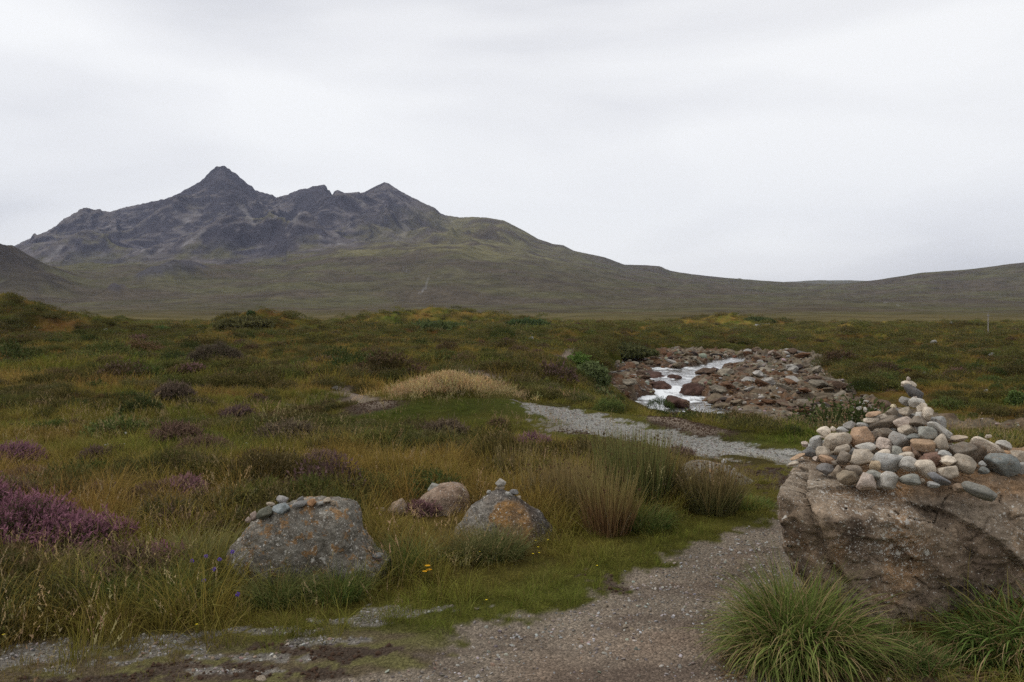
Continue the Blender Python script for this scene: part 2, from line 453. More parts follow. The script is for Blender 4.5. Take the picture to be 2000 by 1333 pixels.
# ------------------------------------------------------------------ near ground
def trace_trails():
    x_ = []
    for pts, w in (([(880, 722), (905, 727), (940, 737), (985, 745), (1060, 760), (1120, 772)], .7), ([(1118, 680), (1112, 690), (1106, 700), (1098, 712)], .4),
                   ([(655, 762), (675, 768), (700, 776), (740, 790)], .5), ([(1225, 796), (1300, 820), (1390, 842)], .4), ([(80, 718), (160, 722)], .0)):
        if w: x_.append(([(p.x, p.y) for p in (ground_hit(u, v, 6, 200) for u, v in pts)], w))
    return x_
def ground_hit(u, v, dmin=3.0, dmax=290):
    d = dmin * np.exp(np.linspace(0, math.log(dmax / dmin), 1500))
    x = (u - 1000) / F * d; z = EYE - (v - V0) / F * d
    g = H(x, d)
    i = np.argmax(z < g)
    if not (z < g).any(): i = len(d) - 1
    return Vector((x[i], d[i], g[i]))
TRAILS = trace_trails()
def build_ground():
    yy = np.concatenate([np.linspace(-4, 1.1, 18), .2 + np.exp(np.linspace(0, math.log(308), 800))]); nr, nc = len(yy), 620
    k = np.linspace(-1, 1, nc); k = k * (0.75 + 0.25 * k * k)
    Y = np.repeat(yy[:, None], nc, 1); X = k[None, :] * np.maximum(Y + 3, 4) * 1.08
    x, y = X.ravel(), Y.ravel()
    z = H(x, y)
    col, gm, sm = ground_cols(x, y)
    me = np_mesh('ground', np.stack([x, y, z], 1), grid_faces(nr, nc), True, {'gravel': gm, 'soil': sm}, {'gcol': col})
    m = NT('ground')
    tc = m.n('ShaderNodeTexCoord'); v = tc.outputs['Object']
    c = m.attr('gcol').outputs['Color']; gr = m.attr('gravel').outputs['Fac']; so = m.attr('soil').outputs['Fac']
    wide = m.noise(0.35, v, 6, 0.7)
    c = m.mix(1.0, c, m.ramp(wide, [(0.3, 0.72), (0.7, 1.3)]), 'MULTIPLY')
    # grit
    vc = m.voro(75, v, out='Color'); vd = m.voro(75, v)
    vc2 = m.voro(150, v, out='Color')
    sep = m.n('ShaderNodeSeparateColor'); m.l(vc, sep.inputs[0])
    sep2 = m.n('ShaderNodeSeparateColor'); m.l(vc2, sep2.inputs[0])
    grit = m.mix(1.0, c, m.ramp(sep.outputs[0], [(0.0, 0.72), (0.5, 0.97), (0.85, 1.15), (1.0, 1.5)]), 'MULTIPLY')
    grit = m.mix(1.0, grit, m.ramp(sep2.outputs[1], [(0.0, 0.72), (1.0, 1.25)]), 'MULTIPLY')
    crumbs = m.mix(1.0, c, m.ramp(m.noise(60, v, 5, 0.75), [(0.3, 0.35), (0.55, 1.0), (0.75, 1.9)]), 'MULTIPLY')
    c2 = m.mix(gr, crumbs, grit)
    hh = m.math('ADD', m.math('MULTIPLY', m.math('MULTIPLY', vd, gr), -60.0), m.math('MULTIPLY', m.noise(35, v, 6, 0.7), 1.2))
    hh = m.math('ADD', m.math('MULTIPLY', vd, -0.9), m.math('MULTIPLY', m.noise(30, v, 6, 0.7), 1.3))
    m.bsdf(c2, 0.95, m.bump(hh, 0.8, 0.02), 0.04)
    me.materials.append(m.m)
    o = link(bpy.data.objects.new('moor_ground', me)); tag(o, 'boggy moor ground under grass and heather with the gravel path across it', kind='structure')
    return o
ground = build_ground()

# ------------------------------------------------------------------ mountain and far moor
SIL = [(-900, 575), (-400, 545), (-200, 520), (-60, 500), (0, 490), (20, 484), (60, 465), (100, 448), (118, 436), (140, 419), (160, 412), (180, 409), (200, 412), (215, 414),
       (240, 406), (260, 402), (300, 393), (320, 389), (342, 382), (363, 370), (390, 355), (400, 346), (412, 333), (420, 327), (430, 324), (437, 324), (445, 328), (455, 336),
       (468, 345), (480, 356), (492, 364), (498, 371), (515, 376), (534, 382), (540, 386), (558, 381), (572, 375), (588, 370), (601, 368), (610, 365), (624, 362), (634, 361), (638, 365),
       (640, 371), (645, 372), (647, 380), (650, 380), (653, 373), (660, 371), (668, 375), (678, 380), (687, 381), (711, 375), (723, 369), (735, 363), (743, 359), (750, 356), (759, 358), (780, 372),
       (795, 380), (812, 389), (828, 397), (849, 406), (855, 412), (861, 417), (870, 421), (900, 425), (925, 424), (950, 425), (985, 431), (1000, 439), (1025, 452), (1050, 467), (1080, 477), (1100, 479),
       (1120, 489), (1150, 496), (1180, 502), (1220, 517), (1270, 519), (1290, 520), (1310, 530), (1350, 536), (1400, 541), (1450, 546), (1500, 549), (1535, 552), (1600, 555), (1650, 553), (1690, 549), (1750, 541),
       (1800, 533), (1850, 530), (1900, 526), (1950, 518), (2000, 512), (2300, 478), (2700, 460), (3200, 470)]
def build_far():
    us = np.concatenate([np.arange(-1500, -120, 16), np.arange(-120, 980, 2.0), np.arange(980, 2100, 4.0), np.arange(2100, 3600, 14)])
    ds = np.concatenate([270 * np.exp(np.linspace(0, math.log(2500 / 270), 120)), np.linspace(2515, 5300, 225), np.linspace(5340, 8800, 26)])
    nc, nr = len(us), len(ds)
    vS = np.interp(us, [p[0] for p in SIL], [p[1] for p in SIL])
    vD = vS.copy()
    kk = np.exp(-np.linspace(-2.2, 2.2, 31) ** 2); kk /= kk.sum()
    fine = sst(-110, -70, us) * sst(880, 780, us)
    mf = vS.copy()
    for q in range(-9, 10): mf = np.maximum(mf, np.roll(vS, q) * (1 if True else 0))
    sm_ = np.convolve(mf, kk, 'same'); vS = lerp(vD, sm_, fine); det = vS - vD
    dC = np.interp(us, [-900, 900, 1200, 1535, 1690, 3000], [5000, 5000, 4700, 4100, 3300, 3000])
    vA = np.interp(us, [-900, 0, 60, 100, 300, 500, 560, 620, 700, 780, 850, 900, 1000, 1100, 1220, 1400, 1535, 1690, 2000, 3000],
                   [560, 540, 524, 518, 517, 516, 514, 508, 500, 494, 484, 478, 484, 505, 528, 553, 562, 563, 540, 500])
    D = np.repeat(ds[:, None], nc, 1); U = np.repeat(us[None, :], nr, 0)
    X = (U - 1000) / F * D
    Z = np.zeros_like(D)
    for j in range(nc):
        u = us[j]; dc = dC[j]
        kd = [250, 450, 700, 1150, 1700, 2300]; alt = None
        right = np.clip((u - 900) / 500, 0, 1)
        vh = vA[j]
        kv = [641, 627, 616, 606 - 2 * right, lerp(594, 592, right), lerp(vh, 600, .40)]
        kz = [EYE - d * (v - V0) / F for d, v in zip(kd, kv)]
        if u < 560:
            kd += [2850, 3080, 3500, 4200]; ve = [vh, vh + 9, vh - .28 * (vh - vS[j]), lerp(vh, vS[j], .62)]
        elif u < 1000:
            kd += [2850, 3300, 3900, 4400]; ve = [vh, lerp(vh, vS[j], .18), lerp(vh, vS[j], .42), lerp(vh, vS[j], .70)]
        if u >= 1000 - 1e-6 or u >= 820:
            q = dc - 2400; old = (list(kd), ve if u < 1000 else None)
            if u < 1000: base_kd = kd[:6]
            else: base_kd = kd
            alt = (base_kd + [2400 + q * .25, 2400 + q * .5, 2400 + q * .75], [lerp(lerp(vh, 600, .3), vS[j], t) for t in (.25, .5, .78)])
            if u >= 1000: kd, ve = alt; alt = None
        if False:
            kd += [2400 + q * .25, 2400 + q * .5, 2400 + q * .75]; ve = [lerp(lerp(vh, 600, .3), vS[j], t) for t in (.25, .5, .78)]
        kz += [EYE - d * (v - V0) / F for d, v in zip(kd[6:], ve)]
        zc = EYE - dc * (vS[j] - V0) / F
        kd += [dc, dc + 350, dc + 1500, 9500]; kz += [zc, zc * .72, zc * .3, -20]
        Z[:, j] = np.interp(ds, kd, kz)
        if alt is not None:
            kd2 = alt[0] + [dc, dc + 350, dc + 1500, 9500]
            kz2 = kz[:6] + [EYE - d * (v - V0) / F for d, v in zip(alt[0][6:], alt[1])] + [zc, zc * .72, zc * .3, -20]
            Z[:, j] = lerp(Z[:, j], np.interp(ds, kd2, kz2), sst(820, 1000, u))
    # smooth the creases except at the crest
    crest = np.exp(-((D - dC[None, :]) / 90.0) ** 2)
    for _ in range(5):
        S = Z.copy(); S[1:-1] = .25 * Z[:-2] + .5 * Z[1:-1] + .25 * Z[2:]
        Z = lerp(S, Z, crest)
    Z = Z + (det * dC / F)[None, :] * np.exp(-((D - dC[None, :]) / 130.0) ** 2)
    x, y = X.ravel(), D.ravel(); z = Z.ravel(); u = U.ravel(); cr_ = np.abs(D - dC[None, :]).ravel()
    v = V0 - (z - EYE) * F / y
    # rocky relief
    behind = sst(0, 300, (y - np.repeat(dC[None, :], nr, 0).ravel()))
    rocky = sst(2950, 3700, y) * sst(1150, 820, u) * (1 - behind * .6)
    rocky = np.maximum(rocky, 0)
    left = sst(800, 500, u)
    wx = x + 130 * fbm(x / 600, y / 600, 70, 3); wy = y + 130 * fbm(x / 600 + 9, y / 600, 71, 3)
    rd = ridged((wx * .8 + wy * .35) / 420, (wy * .7 - wx * .25) / 700, 72, 6, .52)
    rd2 = ridged(wx / 150, wy / 210, 79, 4, .55)
    near_crest = sst(20, 420, cr_)
    amp = lerp(4, 105, near_crest) * rocky
    dz = lerp(.5, 1, near_crest) * amp * (rd - .38) + lerp(2, 17, near_crest) * rocky * (rd2 - .4)
    # spurs running down from the tops
    def spur(pts, w, a):
        ds_ = seg_dist(x, y, [((uu - 1000) / F * dd, dd) for uu, dd in pts])
        return a * np.exp(-(ds_ / w) ** 2 * 1.2) * np.minimum(1, sst(0, 500, cr_) * 1.0)
    dz = dz + spur([(432, 5000), (350, 4500), (240, 3900), (150, 3500)], 130, 75)
    dz = dz + spur([(445, 5000), (470, 4500), (520, 4000), (600, 3500)], 140, 80)
    dz = dz + spur([(750, 5000), (680, 4500), (560, 4000), (430, 3550)], 150, 70)
    dz = dz + spur([(180, 5000), (130, 4400), (90, 3800)], 140, 60)
    dz = dz - spur([(560, 4950), (570, 4500), (500, 3900)], 170, 85)
    dz = dz - spur([(330, 4900), (270, 4400), (260, 3700)], 130, 65)
    dz = dz - spur([(880, 4900), (820, 4300), (760, 3700)], 150, 55)
    # moorland undulation
    moor = np.interp(y, [250, 700, 2000, 4500], [1.0, 3.0, 9, 16]) * (1 - rocky)
    dz = dz + moor * fbm(x / 220, y / 260, 75, 5) * lerp(.25, 1, near_crest)
    dz = dz + (1 - rocky) * sst(1500, 3000, y) * near_crest * 12 * (ridged(x / 300, y / 420, 76, 4) - .4)
    dz = dz + 5.0 * sst(3800, 4900, y) * left * noise2(x / 24, y / 40, 78) * sst(700, 600, u) + 3.0 * sst(3800, 4900, y) * sst(1050, 850, u) * noise2(x / 13, y / 20, 77)
    z = z + dz
    # craggy knolls in front of the mountain
    def knoll(uu, vv, dd, rx, ry, crag):
        nonlocal z
        kx = (uu - 1000) / F * dd; zt = EYE - dd * (vv - V0) / F
        i = np.argmin((x - kx) ** 2 + (y - dd) ** 2); A = max(4.0, zt - z[i])
        q = ((x - kx) / rx) ** 2 + ((y - dd) / ry) ** 2
        g = np.exp(-q * 1.1); z = z + A * g * (1 + crag * (rd2 - .4))
        return g
    kg = knoll(350, 512, 2500, 90, 130, .35)
    kg = np.maximum(kg, .8 * knoll(300, 520, 2350, 60, 100, .3))
    kl = knoll(-40, 484, 2100, 110, 260, .12)
    kl = np.maximum(kl, knoll(-260, 470, 2000, 200, 300, .12)); kl = np.maximum(kl, .8 * knoll(60, 532, 1900, 70, 150, .12))
    kg2 = .7 * knoll(228, 550, 1900, 25, 40, .3)
    kg2 = np.maximum(kg2, .8 * knoll(700, 497, 3050, 30, 50, .3))
    # colours: what grows or lies there
    P_ = np.stack([x, y, z], 1)
    Zg = z.reshape(nr, nc)
    gy = np.gradient(Zg, axis=0) / np.gradient(D, axis=0); gx = np.gradient(Zg, axis=1) / np.gradient(X, axis=1)
    slope = np.hypot(gx, gy).ravel()
    v = V0 - (z - EYE) * F / y
    n1 = fbm(x / 260, y / 200, 80, 5); n2 = fbm(x / 70, y / 60, 81, 4); n3 = fbm(wx / 30, wy / 120, 82, 4)
    rock = np.array([0.122, 0.108, 0.106]); crag = np.array([0.058, 0.053, 0.062]); scree = np.array([0.172, 0.158, 0.154])
    turf = np.array([0.094, 0.086, 0.044]); brown = np.array([0.086, 0.070, 0.048]); pale = np.array([0.152, 0.135, 0.066]); dark = np.array([0.052, 0.042, 0.032])
    c = lerp(brown, turf, sst(-.4, .5, n1)[:, None])
    c = lerp(c, dark, (sst(.15, .6, n2) * .45)[:, None])
    c = lerp(c, np.array([0.120, 0.098, 0.042]), (sst(1150, 300, y + 160 * n1) * .9)[:, None])
    fl = sst(560, 760, u) * sst(1230, 950, u) * sst(2500, 3050, y)
    c = lerp(c, pale, (fl * sst(-.5, .4, n1 + .4 * n2))[:, None])
    rc = lerp(rock, turf * 1.1, (sst(.0, .5, n1 - .3 * n2) * sst(4700, 3600, y) * .75)[:, None])
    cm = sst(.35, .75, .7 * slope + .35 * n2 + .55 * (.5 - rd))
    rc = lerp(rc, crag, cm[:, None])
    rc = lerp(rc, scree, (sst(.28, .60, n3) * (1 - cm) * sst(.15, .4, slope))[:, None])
    def patch(pts, f=1.0, w=14):
        q = poly_sd(u, v, pts) + w * n2
        return f * sst(w * .5, -w * .5, q)
    # the summit cliffs, the toothed ridge, dark gullies below
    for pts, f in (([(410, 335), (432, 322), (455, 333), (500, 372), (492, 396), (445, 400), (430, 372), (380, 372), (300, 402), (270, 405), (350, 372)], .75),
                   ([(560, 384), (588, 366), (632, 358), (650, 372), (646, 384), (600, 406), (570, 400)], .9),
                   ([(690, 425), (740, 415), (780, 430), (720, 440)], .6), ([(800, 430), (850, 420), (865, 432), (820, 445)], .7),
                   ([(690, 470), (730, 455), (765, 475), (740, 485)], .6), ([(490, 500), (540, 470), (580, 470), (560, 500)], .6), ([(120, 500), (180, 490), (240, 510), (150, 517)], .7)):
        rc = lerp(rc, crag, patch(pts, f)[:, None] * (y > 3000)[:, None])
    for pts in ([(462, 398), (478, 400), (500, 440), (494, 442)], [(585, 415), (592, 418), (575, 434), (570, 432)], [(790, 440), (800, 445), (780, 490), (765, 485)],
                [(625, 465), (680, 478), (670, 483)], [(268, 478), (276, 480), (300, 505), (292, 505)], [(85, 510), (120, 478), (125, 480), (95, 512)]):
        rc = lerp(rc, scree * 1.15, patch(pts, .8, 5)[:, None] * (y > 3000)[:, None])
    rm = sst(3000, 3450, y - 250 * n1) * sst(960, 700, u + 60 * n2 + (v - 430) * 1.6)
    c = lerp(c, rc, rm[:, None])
    c = lerp(c, crag * 1.05, (sst(.25, .6, kg + .25 * n2) * .8)[:, None]); c = lerp(c, dark * 1.1, (sst(.15, .5, kl + .2 * n2) * .8)[:, None]); c = lerp(c, crag * 1.1, (sst(.3, .6, kg2) * .75)[:, None])
    # burns showing as pale threads and small pools of white water
    for pts, w in (([(836, 546), (832, 560), (822, 572)], 3.5), ([(815, 575), (835, 562)], 2.0), ([(1726, 590), (1734, 592)], 2.5), ([(1750, 596), (1757, 598)], 2.0), ([(785, 520), (796, 533)], 2.0)):
        q = seg_dist(u, v * 1.0, pts)
        c = lerp(c, np.array([.32, .32, .34]), (sst(w * .6, w * .2, q + 1.1 * noise2(u / 3, v / 2, 90)) * (y < 3200) * .22)[:, None])
    c = np.clip(c, 0.01, .6)
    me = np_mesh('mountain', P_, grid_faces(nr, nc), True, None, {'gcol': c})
    m = NT('far_slopes')
    tc = m.n('ShaderNodeTexCoord'); vv_ = tc.outputs['Object']
    col = m.attr('gcol').outputs['Color']
    f1 = m.noise(0.045, vv_, 8, 0.72, 0.4); f2 = m.noise(0.012, vv_, 6, 0.6, 0.8)
    col = m.mix(1.0, col, m.ramp(f1, [(0.3, 0.68), (0.5, 0.97), (0.7, 1.35)]), 'MULTIPLY')
    col = m.mix(1.0, col, m.ramp(f2, [(0.32, 0.75), (0.68, 1.3)]), 'MULTIPLY')
    m.bsdf(col, 1.0, m.bump(f1, 0.5, 18.0), 0.0)
    me.materials.append(m.m)
    o = link(bpy.data.objects.new('mountain', me)); tag(o, 'bare rocky mountain of three peaks rising behind brown moorland slopes', kind='structure')
    # the farther hill seen in the saddle
    us2 = np.linspace(1380, 1900, 120); ds2 = np.linspace(6000, 9000, 40)
    vs2 = np.interp(us2, [1380, 1450, 1535, 1600, 1660, 1700, 1800, 1900], [575, 562, 551.5, 548.5, 548.5, 549.5, 556, 570])
    D2 = np.repeat(ds2[:, None], 120, 1); X2 = (us2[None, :] - 1000) / F * D2
    zc = EYE - 7000 * (vs2 - V0) / F
    Z2 = zc[None, :] * np.exp(-((D2 - 7000) / 1400) ** 2) + 4 * fbm(X2 / 200, D2 / 200, 91, 3)
    me2 = np_mesh('hill', np.stack([X2.ravel(), D2.ravel(), Z2.ravel()], 1), grid_faces(40, 120), True, None, {'gcol': np.tile([.11, .10, .06], (4800, 1))})
    me2.materials.append(m.m)
    o2 = link(bpy.data.objects.new('distant_hill', me2)); tag(o2, 'low grassy hill seen through the saddle', kind='structure')
    return o
build_far()

# land beyond everything, so that the ground reaches the horizon on every side
me = np_mesh('plain', [(-30000, -30000, -26), (30000, -30000, -26), (30000, 30000, -26), (-30000, 30000, -26)], np.array([[0, 1, 2, 3]]))
m = NT('plain'); m.bsdf((0.07, 0.06, 0.03), 1.0, None, 0.0); me.materials.append(m.m)
tag(link(bpy.data.objects.new('distant_land', me)), kind='structure')
# ------------------------------------------------------------------ stones: star-shaped solids cut by planes
def ico(sub):
    bm = bmesh.new(); bmesh.ops.create_icosphere(bm, subdivisions=sub, radius=1.0)
    v = np.array([p.co[:] for p in bm.verts]); f = np.array([[q.index for q in t.verts] for t in bm.faces]); bm.free()
    return v, f
ICO = {k: ico(k) for k in (1, 2, 3, 4, 5, 6)}
ICO[7] = None

def stone_verts(sub, seed, cuts=7, flat=0.78, rough=0.05, rsc=1.6, soft=0.06, fine=0.0):
    """unit stone: a ball cut by random planes with softened edges and a worn surface"""
    v, f = ICO[sub]
    r = rng(seed)
    R = np.ones(len(v))
    ns = r.normal(size=(cuts, 3)); ns /= np.linalg.norm(ns, axis=1)[:, None]
    for n_ in ns:
        d = r.uniform(flat - .14, flat + .14)
        c = v @ n_
        lim = np.where(c > 1e-3, d / np.maximum(c, 1e-3), 9)
        k = soft
        hh = np.clip(.5 + .5 * (lim - R) / k, 0, 1)
        R = lim * (1 - hh) + R * hh - k * hh * (1 - hh)
    R = R * (1 + rough * fbm3(v + seed * 3.7, rsc, seed, 4) + fine * fbm3(v + seed, rsc * 5, seed + 5, 3))
    return v * R[:, None], f

STONE_MESH = {}
def stone_mesh(kind, i):
    """round / angular / slab stones, 12 of each, shared"""
    key = (kind, i)
    if key not in STONE_MESH:
        if kind == 'round': v, f = stone_verts(4, 100 + i, 12, .70, .06, 1.2, .055, .02)
        elif kind == 'block': v, f = stone_verts(4, 200 + i, 10, .66, .05, 1.5, .035, .02)
        else: v, f = stone_verts(4, 300 + i, 9, .72, .06, 1.4, .05, .02)
        v = v / np.abs(v).max(0)
        me = np_mesh(kind + '_stone', v, f); me.materials.append(M_STONE)
        STONE_MESH[key] = me
    return STONE_MESH[key]

def add_stone(name, loc, dims, rot, kind, i, color, label=None, cat='stone', group=None):
    o = bpy.data.objects.new(name, stone_mesh(kind, i % 12))
    o.location = loc; o.scale = [d / 2 for d in dims]; o.rotation_euler = rot; o.color = (*color, 1)
    link(o); tag(o, label, cat, group)
    return o

# ------------------------------------------------------------------ river: rocky bed, water, boulders
def WZ(y): return np.interp(y, [30, 40, 44, 45.5, 48.5, 50.5, 55, 57, 63, 65, 80], [-3.34, -3.32, -3.30, -3.26, -3.16, -3.06, -3.05, -3.01, -2.99, -2.95, -2.92])
def channel_d(x, y):
    ch = np.minimum(seg_dist(x, y, CHAN, CHAN_W), seg_dist(x, y, CHAN2, CHAN2_W))
    for (u, v, rx, ry) in ((1325, 797, 2.1, 2.0), (1275, 794, 1.4, 1.2), (1375, 801, 1.2, 1.2), (1325, 736, 1.7, 3.4), (1300, 730, .9, 2.2), (1398, 722, .9, 2.2), (1590, 834, 1.4, .5)):
        cx_, cy_ = G(u, v, -3.25)
        ch = np.minimum(ch, (np.hypot((x - cx_) / rx, (y - cy_) / ry) - 1) * min(rx, ry))
    return ch + .45 * fbm(x / 1.3, y / 2.0, 200, 4)
def bed_h(x, y):
    sd = river_sd(x, y)
    ch = channel_d(x, y)
    b = WZ(y) + .05
    wx = x + .5 * fbm(x / 2, y / 2, 201, 2); wy = y + .5 * fbm(x / 2 + 5, y / 2, 202, 2)
    rg = ridged((wx * .5 + wy * .3) / 1.5, (wy * .8 - wx * .3) / 1.1, 203, 5, .6)
    lumps = np.abs(noise2(wx / .7, wy / .6, 204)) * .32 + np.abs(noise2(wx / .3, wy / .3, 205)) * .14
    lift = sst(.0, .9, ch) * np.where(x < 13.5, sst(35.5, 43, y) * .85 + .15, 1)
    h = b + lift * (.06 + .40 * (rg - .2) + lumps * .75 + .16 * fbm(x / 5, y / 5, 206, 3))
    # a hump of bare reddish rock left of the fall, ledges to its right
    for (u, v, rx, ry, a) in [(1238, 770, 1.9, 3.6, .75), (1380, 762, 1.1, 2.2, .45), (1500, 715, 5.5, 3.0, .8), (1440, 745, 3, 3, .35), (1630, 768, 1.5, 3.5, .35)]:
        cx_, cy_ = G(u, v, -3.0)
        q = ((x - cx_) / rx) ** 2 + ((y - cy_) / ry) ** 2
        h = h + a * np.exp(-q) * lift * (.85 + .25 * rg)
    h = np.where(ch < .3, np.minimum(h, b - .12 - .35 * sst(.3, -.8, ch)), h)
    h = h + sst(.9, 0, -sd) * .18 * np.where((x < 13) & (y < 42), .2, 1)
    h = lerp(h, BED - 1.5, sst(.35, 1.2, sd))
    return h, ch, rg, sd
def build_river():
    nx, ny = 330, 560
    ys = np.linspace(0, 1, ny) ** 1.35 * (92 - 17) + 17
    T = np.linspace(0, 1, nx)
    lo = np.interp(ys, [17, 28, 36, 40, 60, 70, 80, 92], [14, 7, 2.5, 2.5, 4, 8, 13, 16]); hi = np.interp(ys, [17, 30, 36, 45, 60, 92], [56, 54, 24, 23, 27, 34])
    Y = np.repeat(ys[:, None], nx, 1); X = lo[:, None] + (hi - lo)[:, None] * T[None, :]
    x, y = X.ravel(), Y.ravel()
    h, ch, rg, sd = bed_h(x, y)
    n = fbm(x / 2.5, y / 2.5, 210, 4); n2 = fbm(x / .5, y / .5, 211, 3)
    red = np.array([0.120, 0.066, 0.034]); grey = np.array([0.165, 0.132, 0.090]); dark = np.array([0.050, 0.038, 0.032])
    t = np.clip(sst(-.3, .5, n + .12 * (x - 13) / 4 + .015 * (x - 10)) + 0, 0, 1)
    c = lerp(red, grey, t[:, None])
    c = lerp(c, dark, (sst(.55, .2, rg) * .5)[:, None]); c = lerp(c, np.array([.27, .25, .23]), (sst(.35, .7, n2) * .5)[:, None])
    c = lerp(c, dark, (sst(.6, .1, ch) * .6)[:, None])
    me = np_mesh('riverbed', np.stack([x, y, h], 1), grid_faces(ny, nx), True, None, {'gcol': c})
    m = NT('riverbed'); v = m.n('ShaderNodeTexCoord').outputs['Object']
    col = m.attr('gcol').outputs['Color']
    f = m.noise(3.2, v, 7, 0.7, .5)
    col = m.mix(1.0, col, m.ramp(f, [(0.3, 0.5), (0.5, 1.0), (0.7, 1.7)]), 'MULTIPLY')
    m.bsdf(col, 0.85, m.bump(f, 0.9, 0.12), 0.12); me.materials.append(m.m)
    tag(link(bpy.data.objects.new('riverbed', me)), 'rocky bed of the moorland river', kind='structure')
    # water: one sheet stepping down with the river, kept only over the channels and pools
    ny, nx = 640, 260
    ys = np.linspace(30, 82, ny); T = np.linspace(0, 1, nx)
    lo = np.interp(ys, [30, 40, 60, 82], [8, 4, 8, 15]); hi = np.interp(ys, [30, 40, 60, 82], [20, 14, 18, 28])
    Y = np.repeat(ys[:, None], nx, 1); X = lo[:, None] + (hi - lo)[:, None] * T
    x, y = X.ravel(), Y.ravel()
    ch = channel_d(x, y)
    zc = np.where(y < 36, WZ(33.) + .05, WZ(y))
    rap = np.clip(np.abs((WZ(y + .8) - WZ(y - .8)) / 1.6) * 16, 0, 1)
    z = zc + (.012 + .06 * rap) * fbm(x / .5, y / .25, 220, 3)
    foam = np.clip(rap * 1.2 + .14 + .6 * fbm(x / 1.0, y / 1.0, 221, 4) + .25 * noise2(x / .3, y / 2.0, 222), 0, 1)
    f = grid_faces(ny, nx); f = f[(ch[f] < .95).all(1)]
    ids, inv = np.unique(f.ravel(), return_inverse=True)
    me = np_mesh('river', np.stack([x, y, z], 1)[ids], inv.reshape(-1, 4), True, {'foam': foam[ids]})
    m = NT('water'); v = m.n('ShaderNodeTexCoord').outputs['Object']
    mp = m.n('ShaderNodeMapping'); mp.inputs['Scale'].default_value = (1.6, .7, 1); m.l(v, mp.inputs[0])
    rip = m.noise(3.0, mp.outputs[0], 5, .6, .5)
    fo = m.attr('foam').outputs['Fac']
    ff = m.math('ADD', fo, m.math('MULTIPLY', m.math('SUBTRACT', m.noise(1.8, mp.outputs[0], 7, .72, .8), .5), 1.9))
    col = m.mix(m.ramp(ff, [(0.30, 0.0), (0.50, .45), (0.80, 1.0)]), (0.085, 0.080, 0.070), (0.72, 0.74, 0.75))
    ro = m.ramp(ff, [(0.35, 0.10), (0.8, 0.6)])
    m.bsdf(col, ro, m.bump(rip, .5, .06), .5)
    me.materials.append(m.m)
    tag(link(bpy.data.objects.new('river', me)), 'white rushing water of the shallow river', kind='structure')
build_river()

# far upstream glimpse of the river among the moor
def far_stream():
    r = rng(61)
    pts = [ground_hit(u, v, 60, 300) for u, v in ((1425, 643), (1450, 639), (1478, 635), (1508, 630))]
    w = 2.6; vs = []
    n_ = 60
    arr = np.array([p[:] for p in pts])
    t = np.linspace(0, 3, n_)
    cx_, cy_ = [np.interp(t, range(4), arr[:, i]) for i in (0, 1)]
    q = np.linspace(-1, 1, 14)
    X = cx_[:, None] + q * 1.5; Y = cy_[:, None] + q * 6.0
    Z = H(X.ravel(), Y.ravel()).reshape(X.shape) + .12 - .25 * np.abs(q) ** 3
    Z = Z + .10 * fbm(X / .8, Y / .8, 62, 2)
    me = np_mesh('stream', np.stack([X.ravel(), Y.ravel(), Z.ravel()], 1), grid_faces(n_, 14), True, {'foam': np.clip(.42 + .75 * fbm(X / 3, Y / 3, 63, 3), 0, 1).ravel()})
    me.materials.append(bpy.data.materials['water'])
    tag(link(bpy.data.objects.new('stream', me)), 'white water of the river far upstream', kind='structure')
far_stream()

